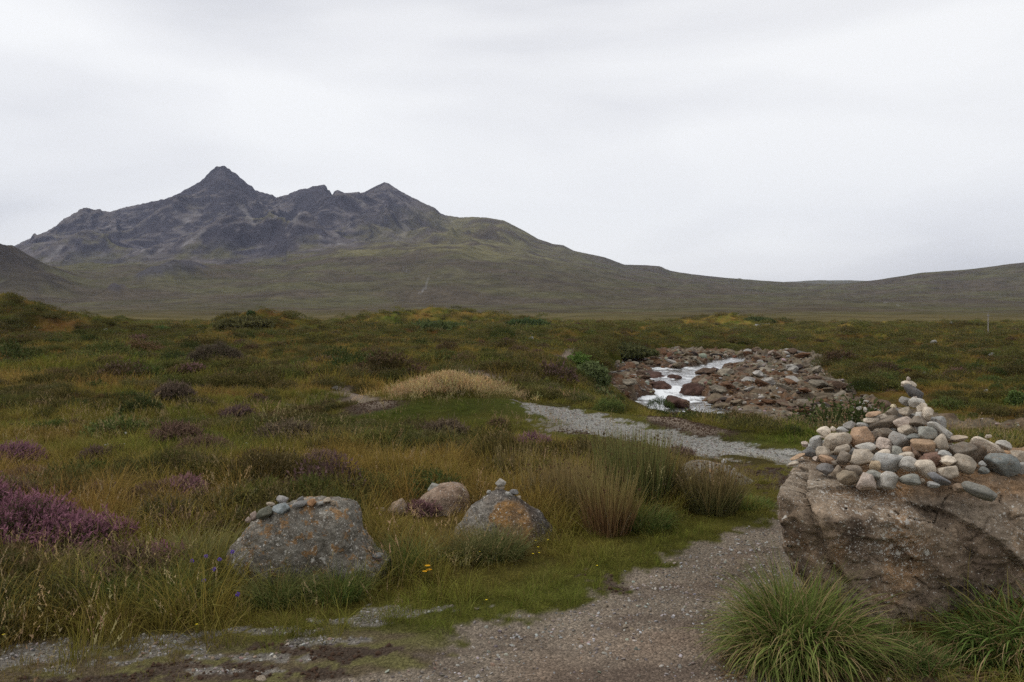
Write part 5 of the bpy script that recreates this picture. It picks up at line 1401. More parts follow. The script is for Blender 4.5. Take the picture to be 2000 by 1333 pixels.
def field(name, label, y0, y1, dens, seed, protos_g, protos_h, gs, hs, heath_bias=0.0, margin=.80, thin=None):
    x, y, r = sample(y0, y1, dens, seed, margin)
    pm = path_mask(x, y) if y0 < 17 else np.zeros(len(x))
    gm = gravel_mask(x, y) if y0 < 16 else pm * 0
    sm = soil_mask(x, y)
    keep = (pm < .15) & (gm < r.uniform(.4, 1.7, len(x))) & (sm < r.uniform(.15, .8, len(x))) & ~blocked(x, y)
    psd = path_sd(x, y) if y0 < 17 else np.full(len(x), 9.)
    rs = river_sd(x, y); keep &= rs > .15
    if thin is not None: keep &= r.random(len(x)) < thin(x, y, psd)
    if y0 < 5: keep &= r.random(len(x)) > tramp(x, y) * (.72 if name == 'verge_turf' else .97)
    x, y, psd, rs = x[keep], y[keep], psd[keep], rs[keep]
    hf = heather_f(x, y) + heath_bias + .12 * r.normal(size=len(x))
    # no heather on the mown-looking verge
    hf = hf - .22 * sst(9, 6, y) - .06
    hf = hf - .9 * (1 - sst(.1, .9, psd)) * (y < 17)
    ish = hf > .12
    # a dense heather fringe on the river banks
    ish |= (rs < 1.6) & (r.random(len(x)) < .5)
    z = H(x, y)
    n = len(x)
    gcol = grass_col(x, y); a, b, c_ = veg_fields(x, y)
    for_h = np.stack([np.full(n, v_) for v_ in C_HEATH], 1)
    green_h = np.array([.105, .112, .036])
    hmix = sst(-.5, .5, fbm(x / 3 + 40, y / 2, 95, 3))[:, None]
    hcol = lerp(green_h, for_h, hmix)
    bloom = sst(.15, .55, fbm(x / 1.4, y / 1.1, 96, 3) + .12 * (y < 14)) * np.interp(y, [3, 9, 30, 80], [.35, .35, .20, .12])
    htip = lerp(hcol * np.array([1.35, 1.25, 1.1]), np.array([.26, .125, .135]), bloom[:, None])
    old = (r.random(n) < .25)[:, None]
    htip = np.where(old, htip * .55 + np.array([.09, .058, .04]), htip)
    col = np.where(ish[:, None], hcol, gcol * .85)
    straw = (sst(.1, .7, b + .3 * r.normal(size=n)) * .45)[:, None]
    gtip = lerp(gcol * 1.25, np.array([.33, .245, .095]), straw)
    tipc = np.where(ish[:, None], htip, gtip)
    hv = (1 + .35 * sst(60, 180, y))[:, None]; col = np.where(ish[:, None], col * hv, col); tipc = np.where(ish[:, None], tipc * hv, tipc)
    col, tipc = jitter(col, r), jitter(tipc, r)
    s = r.uniform(.65, 1.35, n) * np.where(ish, hs, gs)
    low = np.maximum(low_zone(x, y), np.where((y < 44) & (rs < 3.5), 1.0, 0.0))
    s = s * lerp(1, .42, low); ish &= low < .5
    verge = np.where(y < 17, sst(.0, 1.0, psd), 1.0)
    s = s * np.where(ish, 1, lerp(.38, 1.0, verge))
    hgt = s * np.where(ish, r.uniform(.7, 1.25, n), r.uniform(.7, 1.2, n) * (1 + .35 * a))
    idx = np.where(ish, len(protos_g) + r.integers(len(protos_h), size=n), r.integers(len(protos_g), size=n))
    cp = [p.copy() for p in protos_g + protos_h]
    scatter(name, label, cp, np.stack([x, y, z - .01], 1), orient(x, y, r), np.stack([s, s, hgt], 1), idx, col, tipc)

field('verge_turf', 'short green turf along the edges of the path', 2.2, 12.5, 230, 601, LAWN, LAWN, 1.0, 1.0, heath_bias=-9, margin=.72,
      thin=lambda x, y, p: np.maximum(sst(1.6, .5, p), tramp(x, y)))
field('near_grass', 'rough grass of the foreground', 2.4, 8.0, 150, 602, GRASS_FINE + GRASS_LONG[:2], HEATH, 1.0, 1.05, heath_bias=-.10, margin=.75)
field('long_grass', 'long arching grass between the boulders', 3.0, 9.5, 34, 603, GRASS_LONG, HEATH, 1.0, 1.2, heath_bias=-.05, margin=.75)
field('middle_moor', 'mixed grass and heather of the middle moor', 7.5, 19, 42, 604, GRASS_MID, HEATH_MID, .72, .50, margin=.74)
field('open_moor', 'tussocky grass and heather of the open moor', 18, 46, 13, 605, GRASS_MID, HEATH_MID, 1.35, .95, margin=.72)
field('far_moor', 'grass and heather tussocks far out on the moor', 44, 112, 2.6, 606, FAR_TUFT, FAR_HEATH, .95, 1.0, margin=.70)
field('farthest_moor', 'moor vegetation at the foot of the slopes', 108, 300, .52, 607, FAR_TUFT, FAR_HEATH, 1.6, 1.9, margin=.69)

# heather and blaeberry cushions standing out of the grass, each with its own dark underside
CUSH = [proto('c', sprigs(520, .5, .38, 580 + i, .12, .017, leaf=4)) for i in range(4)]
for nm, lab, y0, y1, dens, sc, seed in (('cushions', 'low rounded heather cushions in the near meadow', 6.5, 20, 2.0, .45, 611), ('hummock_heather', 'heather cushions out on the moor', 20, 60, .55, 1.0, 612), ('far_hummock_heather', 'dark heather hummocks far out on the moor', 60, 230, .16, 1.0, 613)):
    x, y, r = sample(y0, y1, dens, seed, .72)
    k = (fbm(x / (4 * sc), y / (3 * sc), 614, 3) + .25 * r.normal(size=len(x)) > .02) & (path_sd(x, y) > .5) & (river_sd(x, y) > .6) & ~blocked(x, y) & (low_zone(x, y) < .3) & (soil_mask(x, y) < .3)
    x, y = x[k], y[k]; n = len(x)
    s = sc * np.exp(r.normal(-.25, .42, n)); pick = r.random(n)
    c = np.where((pick < .45)[:, None], np.array([.060, .075, .024]), np.where((pick < .8)[:, None], np.array([.088, .066, .030]), np.array([.095, .120, .034])))
    t = np.where((pick < .45)[:, None], np.array([.090, .105, .034]), np.where((pick < .8)[:, None], np.array([.150, .098, .068]), np.array([.150, .165, .050])))
    t = np.where(((pick > .45) & (pick < .56))[:, None], np.array([.21, .115, .125]), t)
    scatter(nm, lab, [p.copy() for p in CUSH], np.stack([x, y, H(x, y) - .03 * s], 1), orient(x, y, r, .12), np.stack([s, s * r.uniform(.7, 1.2, n), s * r.uniform(.5, 1.1, n)], 1), r.integers(4, size=n), jitter(c, r), jitter(t, r))

# seed heads: thin straw-coloured stems with a loose plume
def seedstems(n, rad, length, seed, plume=1.0, lean=.25):
    v, f, t, rn = blades(n, rad, length, .0018, lean, .5, 4, seed, lv=.45)
    r = rng(seed + 1)
    tips = v.reshape(n, 5, 2, 3).mean(2)
    V, Fc, T, R_ = [v], [np.concatenate([f[:, :3], f[:, [0, 2, 3]]])], [t], [np.clip(rn * .75, 0, 1)]
    off = len(v)
    for k in range(9):
        q = 3.0 + k / 9.0
        i0 = np.minimum(int(q), 3); fr = q - i0
        c = tips[:, i0] * (1 - fr) + tips[:, i0 + 1] * fr
        o_ = r.normal(size=(n, 3)) * .006 * plume + np.array([0, 0, .012 * plume]); s_ = r.normal(size=(n, 3)) * .0022 * plume
        V.append(np.stack([c - s_, c + s_, c + o_], 1).reshape(-1, 3)); Fc.append(np.arange(n * 3).reshape(-1, 3) + off); off += n * 3
        T.append(np.ones(n * 3)); R_.append(np.full(n * 3, .5))
    return np.concatenate(V), np.concatenate(Fc), np.concatenate(T), np.concatenate(R_)
SEED = [proto('s', seedstems(9, .12, .42, 620 + i)) for i in range(4)]
x, y, r = sample(3.2, 14, 8.5, 621, .72)
psd = path_sd(x, y)
k = (psd > .25) & ~blocked(x, y) & (fbm(x / 1.5, y / 1.2, 622, 3) > .0) & (soil_mask(x, y) < .3) & (river_sd(x, y) > .3)
x, y = x[k], y[k]; n = len(x)
s = r.uniform(.6, 1.15, n)
scatter('seeding_grass', 'straw-coloured seeding grass stems', SEED, np.stack([x, y, H(x, y)], 1), orient(x, y, r, .12), np.stack([s, s, s], 1), r.integers(4, size=n),
        jitter(np.tile([.13, .10, .045], (n, 1)), r), jitter(np.tile([.37, .275, .145], (n, 1)), r))
# the yellow-flowering grass on the mound
n = 1400; r = rng(630)
mx_, my_ = (872 - 1000) / F * 13.3, 13.3
a = r.uniform(0, 6.28, n); q = np.abs(r.normal(0, .62, n))
x = mx_ + .92 * q * np.cos(a); y = my_ + .7 * q * np.sin(a) + .1
s = r.uniform(.65, 1.05, n) * np.clip(1.05 - .32 * q, .4, 1.2)
SEED2 = [proto('s', seedstems(14, .10, .45, 640 + i, 1.5, .15)) for i in range(3)]
scatter('flowering_grass', 'pale yellow flowering grass crowning the low mound', SEED2, np.stack([x, y, H(x, y)], 1), orient(x, y, r, .1), np.stack([s, s, s], 1), r.integers(3, size=n),
        jitter(np.tile([.20, .19, .05], (n, 1)), r), jitter(np.tile([.50, .37, .19], (n, 1)), r, .25))

# ------------------------------------------------------------------ gravel
GM = NT('pebble'); gv = GM.n('ShaderNodeTexCoord').outputs['Object']
gc = GM.attr('col', 'INSTANCER').outputs['Color']
GM.bsdf(GM.mix(1.0, gc, GM.ramp(GM.noise(2.0, gv, 3), [(.3, .7), (.7, 1.3)]), 'MULTIPLY'), .9, None, .05)
PEB = []
for i in range(6):
    v_, f_ = stone_verts(2, 700 + i, 7, .75, .06, 1.2, .08)
    me = np_mesh('pebble', v_, f_, False); me.materials.append(GM.m); PEB.append(bpy.data.objects.new('pebble', me))
PAL = np.array([(.26, .25, .235), (.20, .185, .165), (.30, .27, .235), (.15, .125, .105), (.34, .33, .31), (.22, .165, .12), (.12, .11, .10)])
x, y, r = sample(2.2, 8.2, 2100, 701, .72)
pm, gm = path_mask(x, y), gravel_mask(x, y)
edge = np.exp(-((path_sd(x, y) + .25) / .3) ** 2)
sub = fbm(x / .35, y / .3, 702, 3)
k = r.random(len(x)) < np.maximum(gm * 1.6, pm * (.06 + .60 * edge + .30 * sub)) * (.75 + .5 * sub)
x, y = x[k], y[k]; n = len(x)
s = (.003 + .0085 * r.random(n) ** 3.0)
x2, y2, r2 = sample(8.0, 15, 500, 703, .72)
k = (path_mask(x2, y2) > .5); x2, y2 = x2[k], y2[k]; s2 = .006 + .008 * r2.random(len(x2)) ** 2
x, y, s = np.concatenate([x, x2]), np.concatenate([y, y2]), np.concatenate([s, s2]); n = len(x)
scatter('gravel', 'loose grey and tan gravel on the path', PEB, np.stack([x, y, H(x, y) + s * .15], 1), orient(x, y, r, .5), np.stack([s * r.uniform(.8, 1.5, n), s, s * r.uniform(.4, .75, n)], 1), r.integers(6, size=n),
        jitter(PAL[r.integers(7, size=n)] * np.where(y > 8, 1.05, 1.12)[:, None], r, .12))
# small stones between the river boulders
RB2 = []
for i in range(5):
    v_, f_ = stone_verts(2, 750 + i, 8, .74, .07, 1.3, .05)
    me = np_mesh('cobble', v_, f_, True); me.materials.append(GM.m); RB2.append(bpy.data.objects.new('cobble', me))
r = rng(760); n = len(RBX)
cc = np.array(BANDS_ROCK)[r.choice(6, n, p=[.2, .22, .2, .1, .12, .16])]
scatter('cobbles', 'cobbles and rubble between the river boulders', RB2, np.stack([RBX, RBY, RBH + RBS * .15], 1), orient(RBX, RBY, r, .3), np.stack([RBS * 1.1, RBS * .9, RBS * .6], 1), r.integers(5, size=n), jitter(cc, r, .2))
r = rng(770)
x = r.uniform(3, 30, 9000); y = r.uniform(26, 82, 9000)
h, ch, rg_, sd = bed_h(x, y)
k = (sd < .25) & (ch > .1); x, y, h = x[k], y[k], h[k]; n = len(x)
s = r.uniform(.03, .11, n); cc = np.array(BANDS_ROCK)[r.choice(6, n, p=[.15, .22, .25, .1, .16, .12])]
scatter('shingle', 'shingle filling the gaps of the riverbed', [p.copy() for p in RB2], np.stack([x, y, h + s * .1], 1), orient(x, y, r, .3), np.stack([s * 1.2, s, s * .65], 1), r.integers(5, size=n), jitter(cc, r, .2))
# ------------------------------------------------------------------ single plants that can be told apart
def plant(name, label, cat, loc, data, col, tipcol, group=None, parent=None, part=None, rot=0.0, scale=1.0):
    v, f, t, rn = data
    n = len(v); col = np.asarray(col, float) * 1.3; tipcol = np.asarray(tipcol, float) * 1.3
    r = rng(int(abs(loc[0] * 997) + abs(loc[1] * 131)) + n)
    c = np.broadcast_to(np.asarray(col, float), (n, 3)).copy(); tc_ = np.broadcast_to(np.asarray(tipcol, float), (n, 3)).copy()
    me = np_mesh(part or name, v, f, True, {'tip': t, 'rnd': rn}, {'col': c, 'tipcol': tc_}); me.materials.append(M_PLANT)
    o = bpy.data.objects.new(part or name, me); o.location = loc; o.rotation_euler = (0, 0, rot); o.scale = (scale,) * 3
    if parent is None: link(o); tag(o, label, cat, group)
    else:
        link(o, parent); o.location = (0, 0, 0)
    return o
def join(*ds):
    V, Fc, T, R_ = [], [], [], []; off = 0
    for v, f, t, rn in ds:
        if f.shape[1] == 4: f = np.concatenate([f[:, :3], f[:, [0, 2, 3]]])
        V.append(v); Fc.append(f + off); T.append(t); R_.append(rn); off += len(v)
    return np.concatenate(V), np.concatenate(Fc), np.concatenate(T), np.concatenate(R_)
def shift(d, x, y, z=0.0, s=1.0):
    v, f, t, rn = d
    return v * s + np.array([x, y, z]), f, t, rn

# the two big arching tussocks and the lower grass between them at the foot of the great boulder
def tussock(name, label, cu, cv, spots, seed, col, tipc):
    x0, y0 = G(cu, cv); z0 = float(H(x0, y0))
    parts = []
    for i, (dx, dy, R, L_, n, w, le, cu_, dr) in enumerate(spots):
        d = blades(n, R, L_, w, le, cu_, 6, seed + i, lv=.5)
        v, f, t, rn = d
        v[:, 2] += float(H(x0 + dx, y0 + dy)) - z0
        parts.append(shift((v, f, t, rn), dx, dy))
    root = bpy.data.objects.new(name, None); root.location = (x0, y0, z0 - .02); link(root)
    tag(root, label, 'grass tussock', 'grass tussocks at the foot of the great boulder')
    plant('', None, None, (x0, y0, 0), join(*parts), col, tipc, parent=root, part='blades')
    dead = [shift(blades(n // 4, R, L_ * .95, w * .8, le * 1.3, cu_ * .9, 5, seed + 60 + i, lv=.5), dx, dy) for i, (dx, dy, R, L_, n, w, le, cu_, dr) in enumerate(spots)]
    v_, f_, t_, rn_ = join(*dead)
    plant('', None, None, (x0, y0, 1), (v_, f_, t_, rn_ * .4 + .35), (.20, .135, .070), (.33, .24, .13), parent=root, part='dead_blades')
tussock('grass_tussock', 'big arching tussock of green and straw blades at the left foot of the great boulder', 1572, 1268,
        [(0, 0, .19, .50, 1000, .0115, .7, 2.1, 0), (-.04, .14, .09, .55, 260, .007, .5, 1.2, 0), (-.14, -.05, .16, .42, 900, .008, .8, 2.2, 0), (.14, -.02, .10, .22, 500, .007, .6, 1.4, 0), (-.02, -.12, .20, .28, 700, .006, .9, 1.7, 0), (.02, .1, .1, .55, 160, .004, .35, .7, 0)], 801,
        (.085, .135, .026), (.150, .165, .050))
tussock('grass_tussock', 'dark green broad-bladed tussock at the lower right corner in front of the great boulder', 1970, 1275,
        [(0, 0, .18, .38, 560, .0135, .6, 1.9, 0), (.22, .0, .2, .46, 560, .0145, .5, 1.9, 0), (-.12, -.03, .14, .24, 500, .008, .8, 1.5, 0), (.1, -.12, .2, .26, 600, .007, .9, 1.5, 0)], 811,
        (.066, .118, .026), (.120, .160, .042))
tussock('grass_tussock', 'low fresh green grass between the two tussocks under the boulder face', 1735, 1285,
        [(0, 0, .15, .20, 700, .006, .9, 1.6, 0), (-.05, .06, .12, .22, 400, .007, .8, 1.6, 0), (.12, -.04, .14, .14, 600, .006, .9, 1.3, 0), (-.1, -.05, .12, .14, 500, .006, .9, 1.4, 0)], 821,
        (.070, .120, .028), (.115, .140, .045))
# dead thatch under them
for (u, v, R, lab, sd_) in [(1500, 1300, .2, 'dead straw thatch trailing from the left tussock onto the soil', 831), (1800, 1312, .34, 'dead brown thatch along the bottom edge between the tussocks', 832), (1660, 1305, .2, 'dead brown thatch under the middle of the grass', 833)]:
    x0, y0 = G(u, v)
    plant('dead_grass', lab, 'dead grass', (x0, y0, float(H(x0, y0))), blades(420, R, .16, .0045, 1.3, .5, 3, sd_, up=.8), (.13, .085, .045), (.22, .15, .085))
# tussocks of long grass standing out from the meadow
TUS = [(790, 1120, .12, .36, (.075, .110, .026), (.130, .135, .045), 'fresh green tussock against the right end of the mottled boulder'),
       (960, 1085, .20, .30, (.082, .098, .032), (.165, .145, .065), 'grass tussock with pale arching blades below the ochre boulder'),
       (900, 1095, .12, .26, (.078, .095, .030), (.160, .140, .060), 'smaller grass tussock left of the pale arching one'),
       (390, 1120, .22, .38, (.105, .110, .036), (.200, .175, .075), 'pale arching tussock left of the mottled boulder'),
       (205, 1180, .12, .36, (.070, .110, .030), (.130, .130, .045), 'green upright tussock under the purple heather'),
       (100, 1140, .18, .36, (.110, .105, .040), (.215, .170, .085), 'straw-coloured tussock in front of the purple heather'),
       (330, 1180, .20, .30, (.072, .112, .026), (.125, .130, .042), 'bright green tussock near the bottom left'),
       (660, 1165, .14, .24, (.072, .108, .026), (.135, .140, .045), 'short green tussock at the foot of the mottled boulder'),
       (545, 1170, .16, .26, (.085, .110, .030), (.165, .150, .060), 'green tussock with a few straws at the left foot of the mottled boulder'),
       (1250, 1030, .22, .24, (.070, .105, .026), (.125, .130, .042), 'low green grass around the foot of the rushes'),
       (420, 905, .25, .26, (.070, .098, .024), (.105, .115, .034), 'lush green tussock in the meadow above the mottled boulder'),
       (1455, 985, .22, .12, (.075, .120, .026), (.120, .140, .040), 'low bright green tuft near the bend of the path')]
for i, (u, v, R, L_, c, t, lab) in enumerate(TUS):
    x0, y0 = G(u, v)
    plant('grass_tussock', lab, 'grass tussock', (x0, y0, float(H(x0, y0)) - .01), blades(int(700 * (R / .15) ** 1.3), R, L_, .0048, .7, 1.3, 5, 840 + i, lv=.55), c, t, 'grass tussocks in the meadow')

# rush clumps: stiff upright stems, dead brown ones among the green
def rushes(n, R, L_, seed, lean=.22):
    return blades(n, R, L_, .0062, lean, .10, 3, seed, lv=.5, taper=.5)
RUSH = [(1188, 1040, .16, .54, 420, (.120, .070, .034), (.160, .140, .050), 'reddish-brown rush clump with broken pale stems, right of the ochre boulder'),
        (1238, 992, .26, .70, 1100, (.070, .085, .028), (.115, .112, .040), 'tall dark green rush clump, the biggest beside the path'),
        (1282, 985, .20, .62, 520, (.080, .072, .030), (.135, .100, .045), 'olive rush clump leaning right behind the tallest one'),
        (1140, 1005, .24, .54, 480, (.115, .092, .038), (.180, .130, .060), 'straw-brown rush clump at the left of the group'),
        (1075, 985, .22, .40, 420, (.105, .092, .036), (.190, .140, .065), 'sparse straw-coloured rush clump behind the ochre boulder'),
        (1392, 1000, .18, .50, 800, (.090, .088, .034), (.150, .108, .050), 'fan-shaped olive-brown rush clump standing alone in front of the low slab'),
        (1010, 930, .2, .34, 240, (.105, .095, .036), (.185, .140, .065), 'thin rush clump behind the stack on the ochre boulder')]
for i, (u, v, R, L_, n, c, t, lab) in enumerate(RUSH):
    x0, y0 = G(u, v); r = rng(860 + i)
    root = bpy.data.objects.new('rush_clump', None); root.location = (x0, y0, float(H(x0, y0)) - .01); link(root)
    tag(root, lab, 'rush clump', 'rush clumps beside the path')
    plant('', None, None, (x0, y0, 0), rushes(n, R, L_, 861 + i, (.45, .28, .36, .35, .35, .6, .35)[i]), np.array(c) * 1.3, np.array(t) * 1.35, parent=root, part='stems')
    d = blades(max(10, n // 30), R, L_ * .8, .0050, 1.0, .1, 2, 881 + i); v_, f_, t_, rn_ = d
    plant('', None, None, (x0, y0, 1), (v_, f_, t_, rn_ * .5 + .3), (.26, .20, .13), (.34, .28, .20), parent=root, part='dead_stems')
    # seed tufts sitting on the side of the stems
    k = n // 14; a = r.uniform(0, 6.28, k); q = np.sqrt(r.random(k)) * (R + .10)
    cz = L_ * r.uniform(.55, .85, k); cc = np.stack([q * np.cos(a), q * np.sin(a), cz], 1)
    V = []
    for j in range(5):
        o_ = r.normal(size=(k, 3)) * .007; s_ = r.normal(size=(k, 3)) * .004
        V.append(np.stack([cc - s_, cc + s_, cc + o_ + [0, 0, .006]], 1).reshape(-1, 3))
    V = np.concatenate(V)
    plant('', None, None, (x0, y0, 2), (V, np.arange(len(V)).reshape(-1, 3), np.ones(len(V)), np.full(len(V), .5)), (.10, .055, .03), (.085, .050, .028), parent=root, part='seed_heads')

# heather bushes in flower
PURPLE = (.235, .110, .140); DUSKY = (.155, .100, .072)
HB = [(55, 1085, .34, .34, PURPLE, 'largest purple heather bush at the left edge of the picture'), (150, 1095, .24, .26, PURPLE, 'bright purple heather bush right of the largest one'),
      (-60, 1060, .36, .36, PURPLE, 'purple heather bush cut off by the left edge'), (205, 1080, .16, .20, PURPLE, 'small upright purple heather bush at the right end of the big mass'),
      (20, 1010, .22, .22, DUSKY, 'dusky pink heather bush behind the largest one'), (30, 915, .24, .20, (.22, .11, .14), 'purple-topped dark heather hump at the left edge, higher up'),
      (45, 950, .26, .12, DUSKY, 'low dusky heather patch under the purple-topped hump'), (355, 975, .17, .15, (.24, .13, .14), 'pink heather bush in the meadow left of the dark peat hollow'),
      (300, 985, .20, .13, DUSKY, 'dusky heather patch left of the pink one in the meadow'), (190, 985, .15, .12, DUSKY, 'small heather cushion halfway to the pink bush'),
      (340, 1045, .13, .13, DUSKY, 'small dusky heather bush above the arching tussock'), (320, 1115, .13, .13, (.26, .10, .17), 'small purple heather sprig bush among the arching tussocks'),
      (250, 1150, .18, .20, DUSKY, 'dusky heather growing through the bottom left grass'), (185, 905, .12, .12, (.13, .085, .075), 'small dark brown heather bush in the upper left meadow'),
      (465, 830, .21, .20, (.13, .085, .075), 'round brown heather bush standing by itself in the middle moor'), (630, 918, .22, .16, (.17, .11, .095), 'dusky purple heather bush above the mottled boulder'),
      (830, 1004, .10, .06, (.20, .11, .11), 'pink heather sprigs below the pinkish-tan boulder'), (870, 860, .22, .15, (.14, .105, .07), 'dusky heather cushion below the yellow grass'),
      (345, 870, .22, .14, (.15, .095, .07), 'low reddish heather patch in the meadow'), (420, 715, .75, .55, (.11, .085, .06), 'dark heather hummock out on the left moor'),
      (340, 785, .32, .26, (.13, .095, .07), 'brown heather hummock in the left moor'), (400, 895, .28, .16, DUSKY, 'flat heather patch above the pink bush'), (1042, 890, .15, .10, (.20, .11, .12), 'small purple heather bush above the rushes'),
      (1330, 893, .10, .05, (.16, .11, .09), 'thin heather patch just below the upper path'), (560, 860, .3, .16, (.13, .10, .065), 'dark heather cushion in the meadow centre left')]
for i, (u, v, R, h_, c, lab) in enumerate(HB):
    p = ground_hit(u, v, 3, 200) if v < 860 else None
    if p is None:
        x0, y0 = G(u, v); p = Vector((x0, y0, float(H(x0, y0))))
    sc = 1.0 if p.y < 9 else 1.6
    d = sprigs(int(2200 * (R / .3) ** 1.5 / sc), R, h_, 900 + i, .075 * sc, .0052 * sc, leaf=7)
    root = bpy.data.objects.new('heather_bush', None); root.location = p - Vector((0, 0, .02)); link(root)
    tag(root, lab, 'heather', 'heather bushes in the meadow')
    v_, f_, t_, rn_ = d
    # flowering shoots are a part of their own
    up = t_[f_[:, 0]] > .42
    r = rng(905 + i)
    for nm, fm, ca, cb in (('foliage', ~up, (.075, .072, .032), (.095, .082, .038)), ('blossom', up, np.array(c) * .55, np.array(c))):
        ff = f_[fm]; ids, inv = np.unique(ff.ravel(), return_inverse=True)
        plant('', None, None, (p.x, p.y, i), (v_[ids], inv.reshape(-1, 3), t_[ids], rn_[ids]), ca, cb, parent=root, part=nm)

# leafy bushes farther off
def bush(u, v, wpx, hpx, label, c, tcol, seed, cat='bush', dmin=20):
    p = ground_hit(u, v, dmin, 290); d = p.y; R = wpx / 2 / F * d; h_ = hpx / F * d
    root = bpy.data.objects.new('bush', None); root.location = p - Vector((0, 0, .05)); link(root); tag(root, label, cat)
    r = rng(seed)
    n = 1500
    q = r.normal(size=(n, 3)); q /= np.linalg.norm(q, axis=1)[:, None]; q[:, 2] = np.abs(q[:, 2])
    rad = r.uniform(.45, 1.0, n) ** .5 * (1 + .35 * fbm3(q, 2.4, seed, 3))
    c0 = q * rad[:, None] * np.array([R, R * .9, h_])
    V = []
    for j in range(3):
        o_ = r.normal(size=(n, 3)) * R * .07; s_ = r.normal(size=(n, 3)) * R * .045
        V.append(np.stack([c0 - s_, c0 + s_, c0 + o_ + [0, 0, R * .04]], 1).reshape(-1, 3))
    V = np.concatenate(V); m_ = len(V)
    plant('', None, None, (p.x, p.y, 0), (V, np.arange(m_).reshape(-1, 3), np.tile(np.repeat(r.random(n), 3), 3), np.tile(np.repeat(r.random(n) * .78, 3), 3)), c, tcol, parent=root, part='foliage')
    sv, sf, off = [], [], 0
    for j in range(7):
        a = j / 7 * 6.28; e_ = np.array([math.cos(a) * R * .6, math.sin(a) * R * .6, h_ * .7]); b0 = np.array([math.cos(a), math.sin(a), 0]) * R * .05
        for t, w in ((0, .03), (1, .01)):
            cc = lerp(b0, e_, t)
            for k in range(5): sv.append(cc + np.array([math.cos(k * 1.2566), math.sin(k * 1.2566), 0]) * R * w)
        sf += [(off + k, off + (k + 1) % 5, off + 5 + (k + 1) % 5, off + 5 + k) for k in range(5)]; off += 10
    plant('', None, None, (p.x, p.y, 1), (np.array(sv), np.array(sf), np.zeros(len(sv)), np.full(len(sv), .3)), (.07, .05, .035), (.07, .05, .035), parent=root, part='branches')
bush(1128, 722, 56, 32, 'bright green bush on the rise left of the river', (.095, .150, .036), (.150, .205, .055), 951)
bush(1150, 752, 84, 44, 'grey-green bush at the left bank of the river, below the bright one', (.100, .125, .050), (.150, .175, .075), 952)
bush(1165, 782, 70, 26, 'low grey-green bush running down to the path, left of the river', (.095, .110, .045), (.140, .150, .062), 957)
bush(490, 616, 18, 9, 'small bush on the very top of the bushy knoll', (.060, .095, .036), (.085, .115, .044), 953, dmin=60)
bush(1030, 640, 84, 14, 'wide dark bush on the far moor in the middle', (.060, .085, .034), (.085, .110, .042), 954, dmin=60)
bush(1985, 795, 46, 34, 'light green bush on the right bank at the edge of the picture', (.095, .140, .040), (.145, .180, .060), 955)
bush(310, 648, 40, 10, 'low green bush in the dip between the knolls', (.070, .110, .036), (.100, .140, .048), 956, dmin=50)
bush(1215, 694, 120, 18, 'dark heather bank above the river bend', (.075, .082, .034), (.105, .105, .044), 958, dmin=40)
bush(480, 638, 110, 14, 'dark scrub covering the top of the bushy knoll', (.085, .080, .034), (.135, .125, .050), 959, dmin=60)
bush(1250, 712, 110, 16, 'dark overhanging scrub at the head of the riverbed', (.062, .074, .030), (.085, .092, .036), 960, dmin=40)
bush(850, 646, 130, 10, 'broken dark scrub on the far moor left of the wide dark bush', (.070, .088, .034), (.098, .115, .042), 961, dmin=60)
bush(1480, 630, 60, 8, 'dark scrub above the far glimpse of the river', (.070, .086, .034), (.098, .110, .042), 962, dmin=80)
bush(1350, 822, 90, 16, 'brown heathery scrub on the near bank just below the lower pool', (.105, .078, .044), (.160, .115, .075), 963, dmin=15)
bush(1420, 832, 90, 20, 'dark green scrub on the near bank below the rubble', (.072, .078, .032), (.115, .105, .045), 964, dmin=15)
bush(1490, 842, 80, 18, 'brown scrub on the near bank toward the heap of stones', (.105, .080, .044), (.160, .125, .070), 965, dmin=15)

# flowers
def flower(u, v, d, size, colr, label, cat, group, petals, stem_h):
    p = P(u, v, d); g = float(H(p.x, p.y)); hgt = max(stem_h, p.z - g)
    root = bpy.data.objects.new('flower', None); root.location = (p.x, p.y, p.z - hgt); link(root); tag(root, label, cat, group)
    vs = [(.0015 * math.cos(k * 2.094), .0015 * math.sin(k * 2.094), z) for z in (0, hgt) for k in range(3)]
    plant('', None, None, (p.x, p.y, 0), (np.array(vs), np.array([(k, (k + 1) % 3, 3 + (k + 1) % 3, 3 + k) for k in range(3)]), np.zeros(6), np.full(6, .5)), (.08, .10, .03), (.08, .10, .03), parent=root, part='stem')
    V, Fc = [], []
    r = rng(int(u + v))
    if petals:     # a flat ray flower tilted to the light
        for k in range(petals):
            a = k / petals * 6.283; w = 3.14 / petals * 1.1
            V += [(0, 0, hgt), (size * .7 * math.cos(a - w), size * .7 * math.sin(a - w) - .0, hgt + size * .15), (size * math.cos(a), size * math.sin(a), hgt + size * .25), (size * .7 * math.cos(a + w), size * .7 * math.sin(a + w), hgt + size * .15)]
            Fc.append([4 * k, 4 * k + 1, 4 * k + 2, 4 * k + 3])
        d_ = (np.array(V), np.array(Fc), np.zeros(len(V)), np.full(len(V), .5))
    else:          # a round head of many florets
        n = 60; q = r.normal(size=(n, 3)); q /= np.linalg.norm(q, axis=1)[:, None]
        c = q * size * .7 + [0, 0, hgt]; s_ = r.normal(size=(n, 3)) * size * .3
        V = np.stack([c - s_, c + s_, c + q * size * .5], 1).reshape(-1, 3)
        d_ = (V, np.arange(len(V)).reshape(-1, 3), np.tile([0, 0, 1.0], n), np.repeat(r.random(n) * .7, 3))
    plant('', None, None, (p.x, p.y, 1), d_, colr, np.array(colr) * 1.3, parent=root, part='bloom')
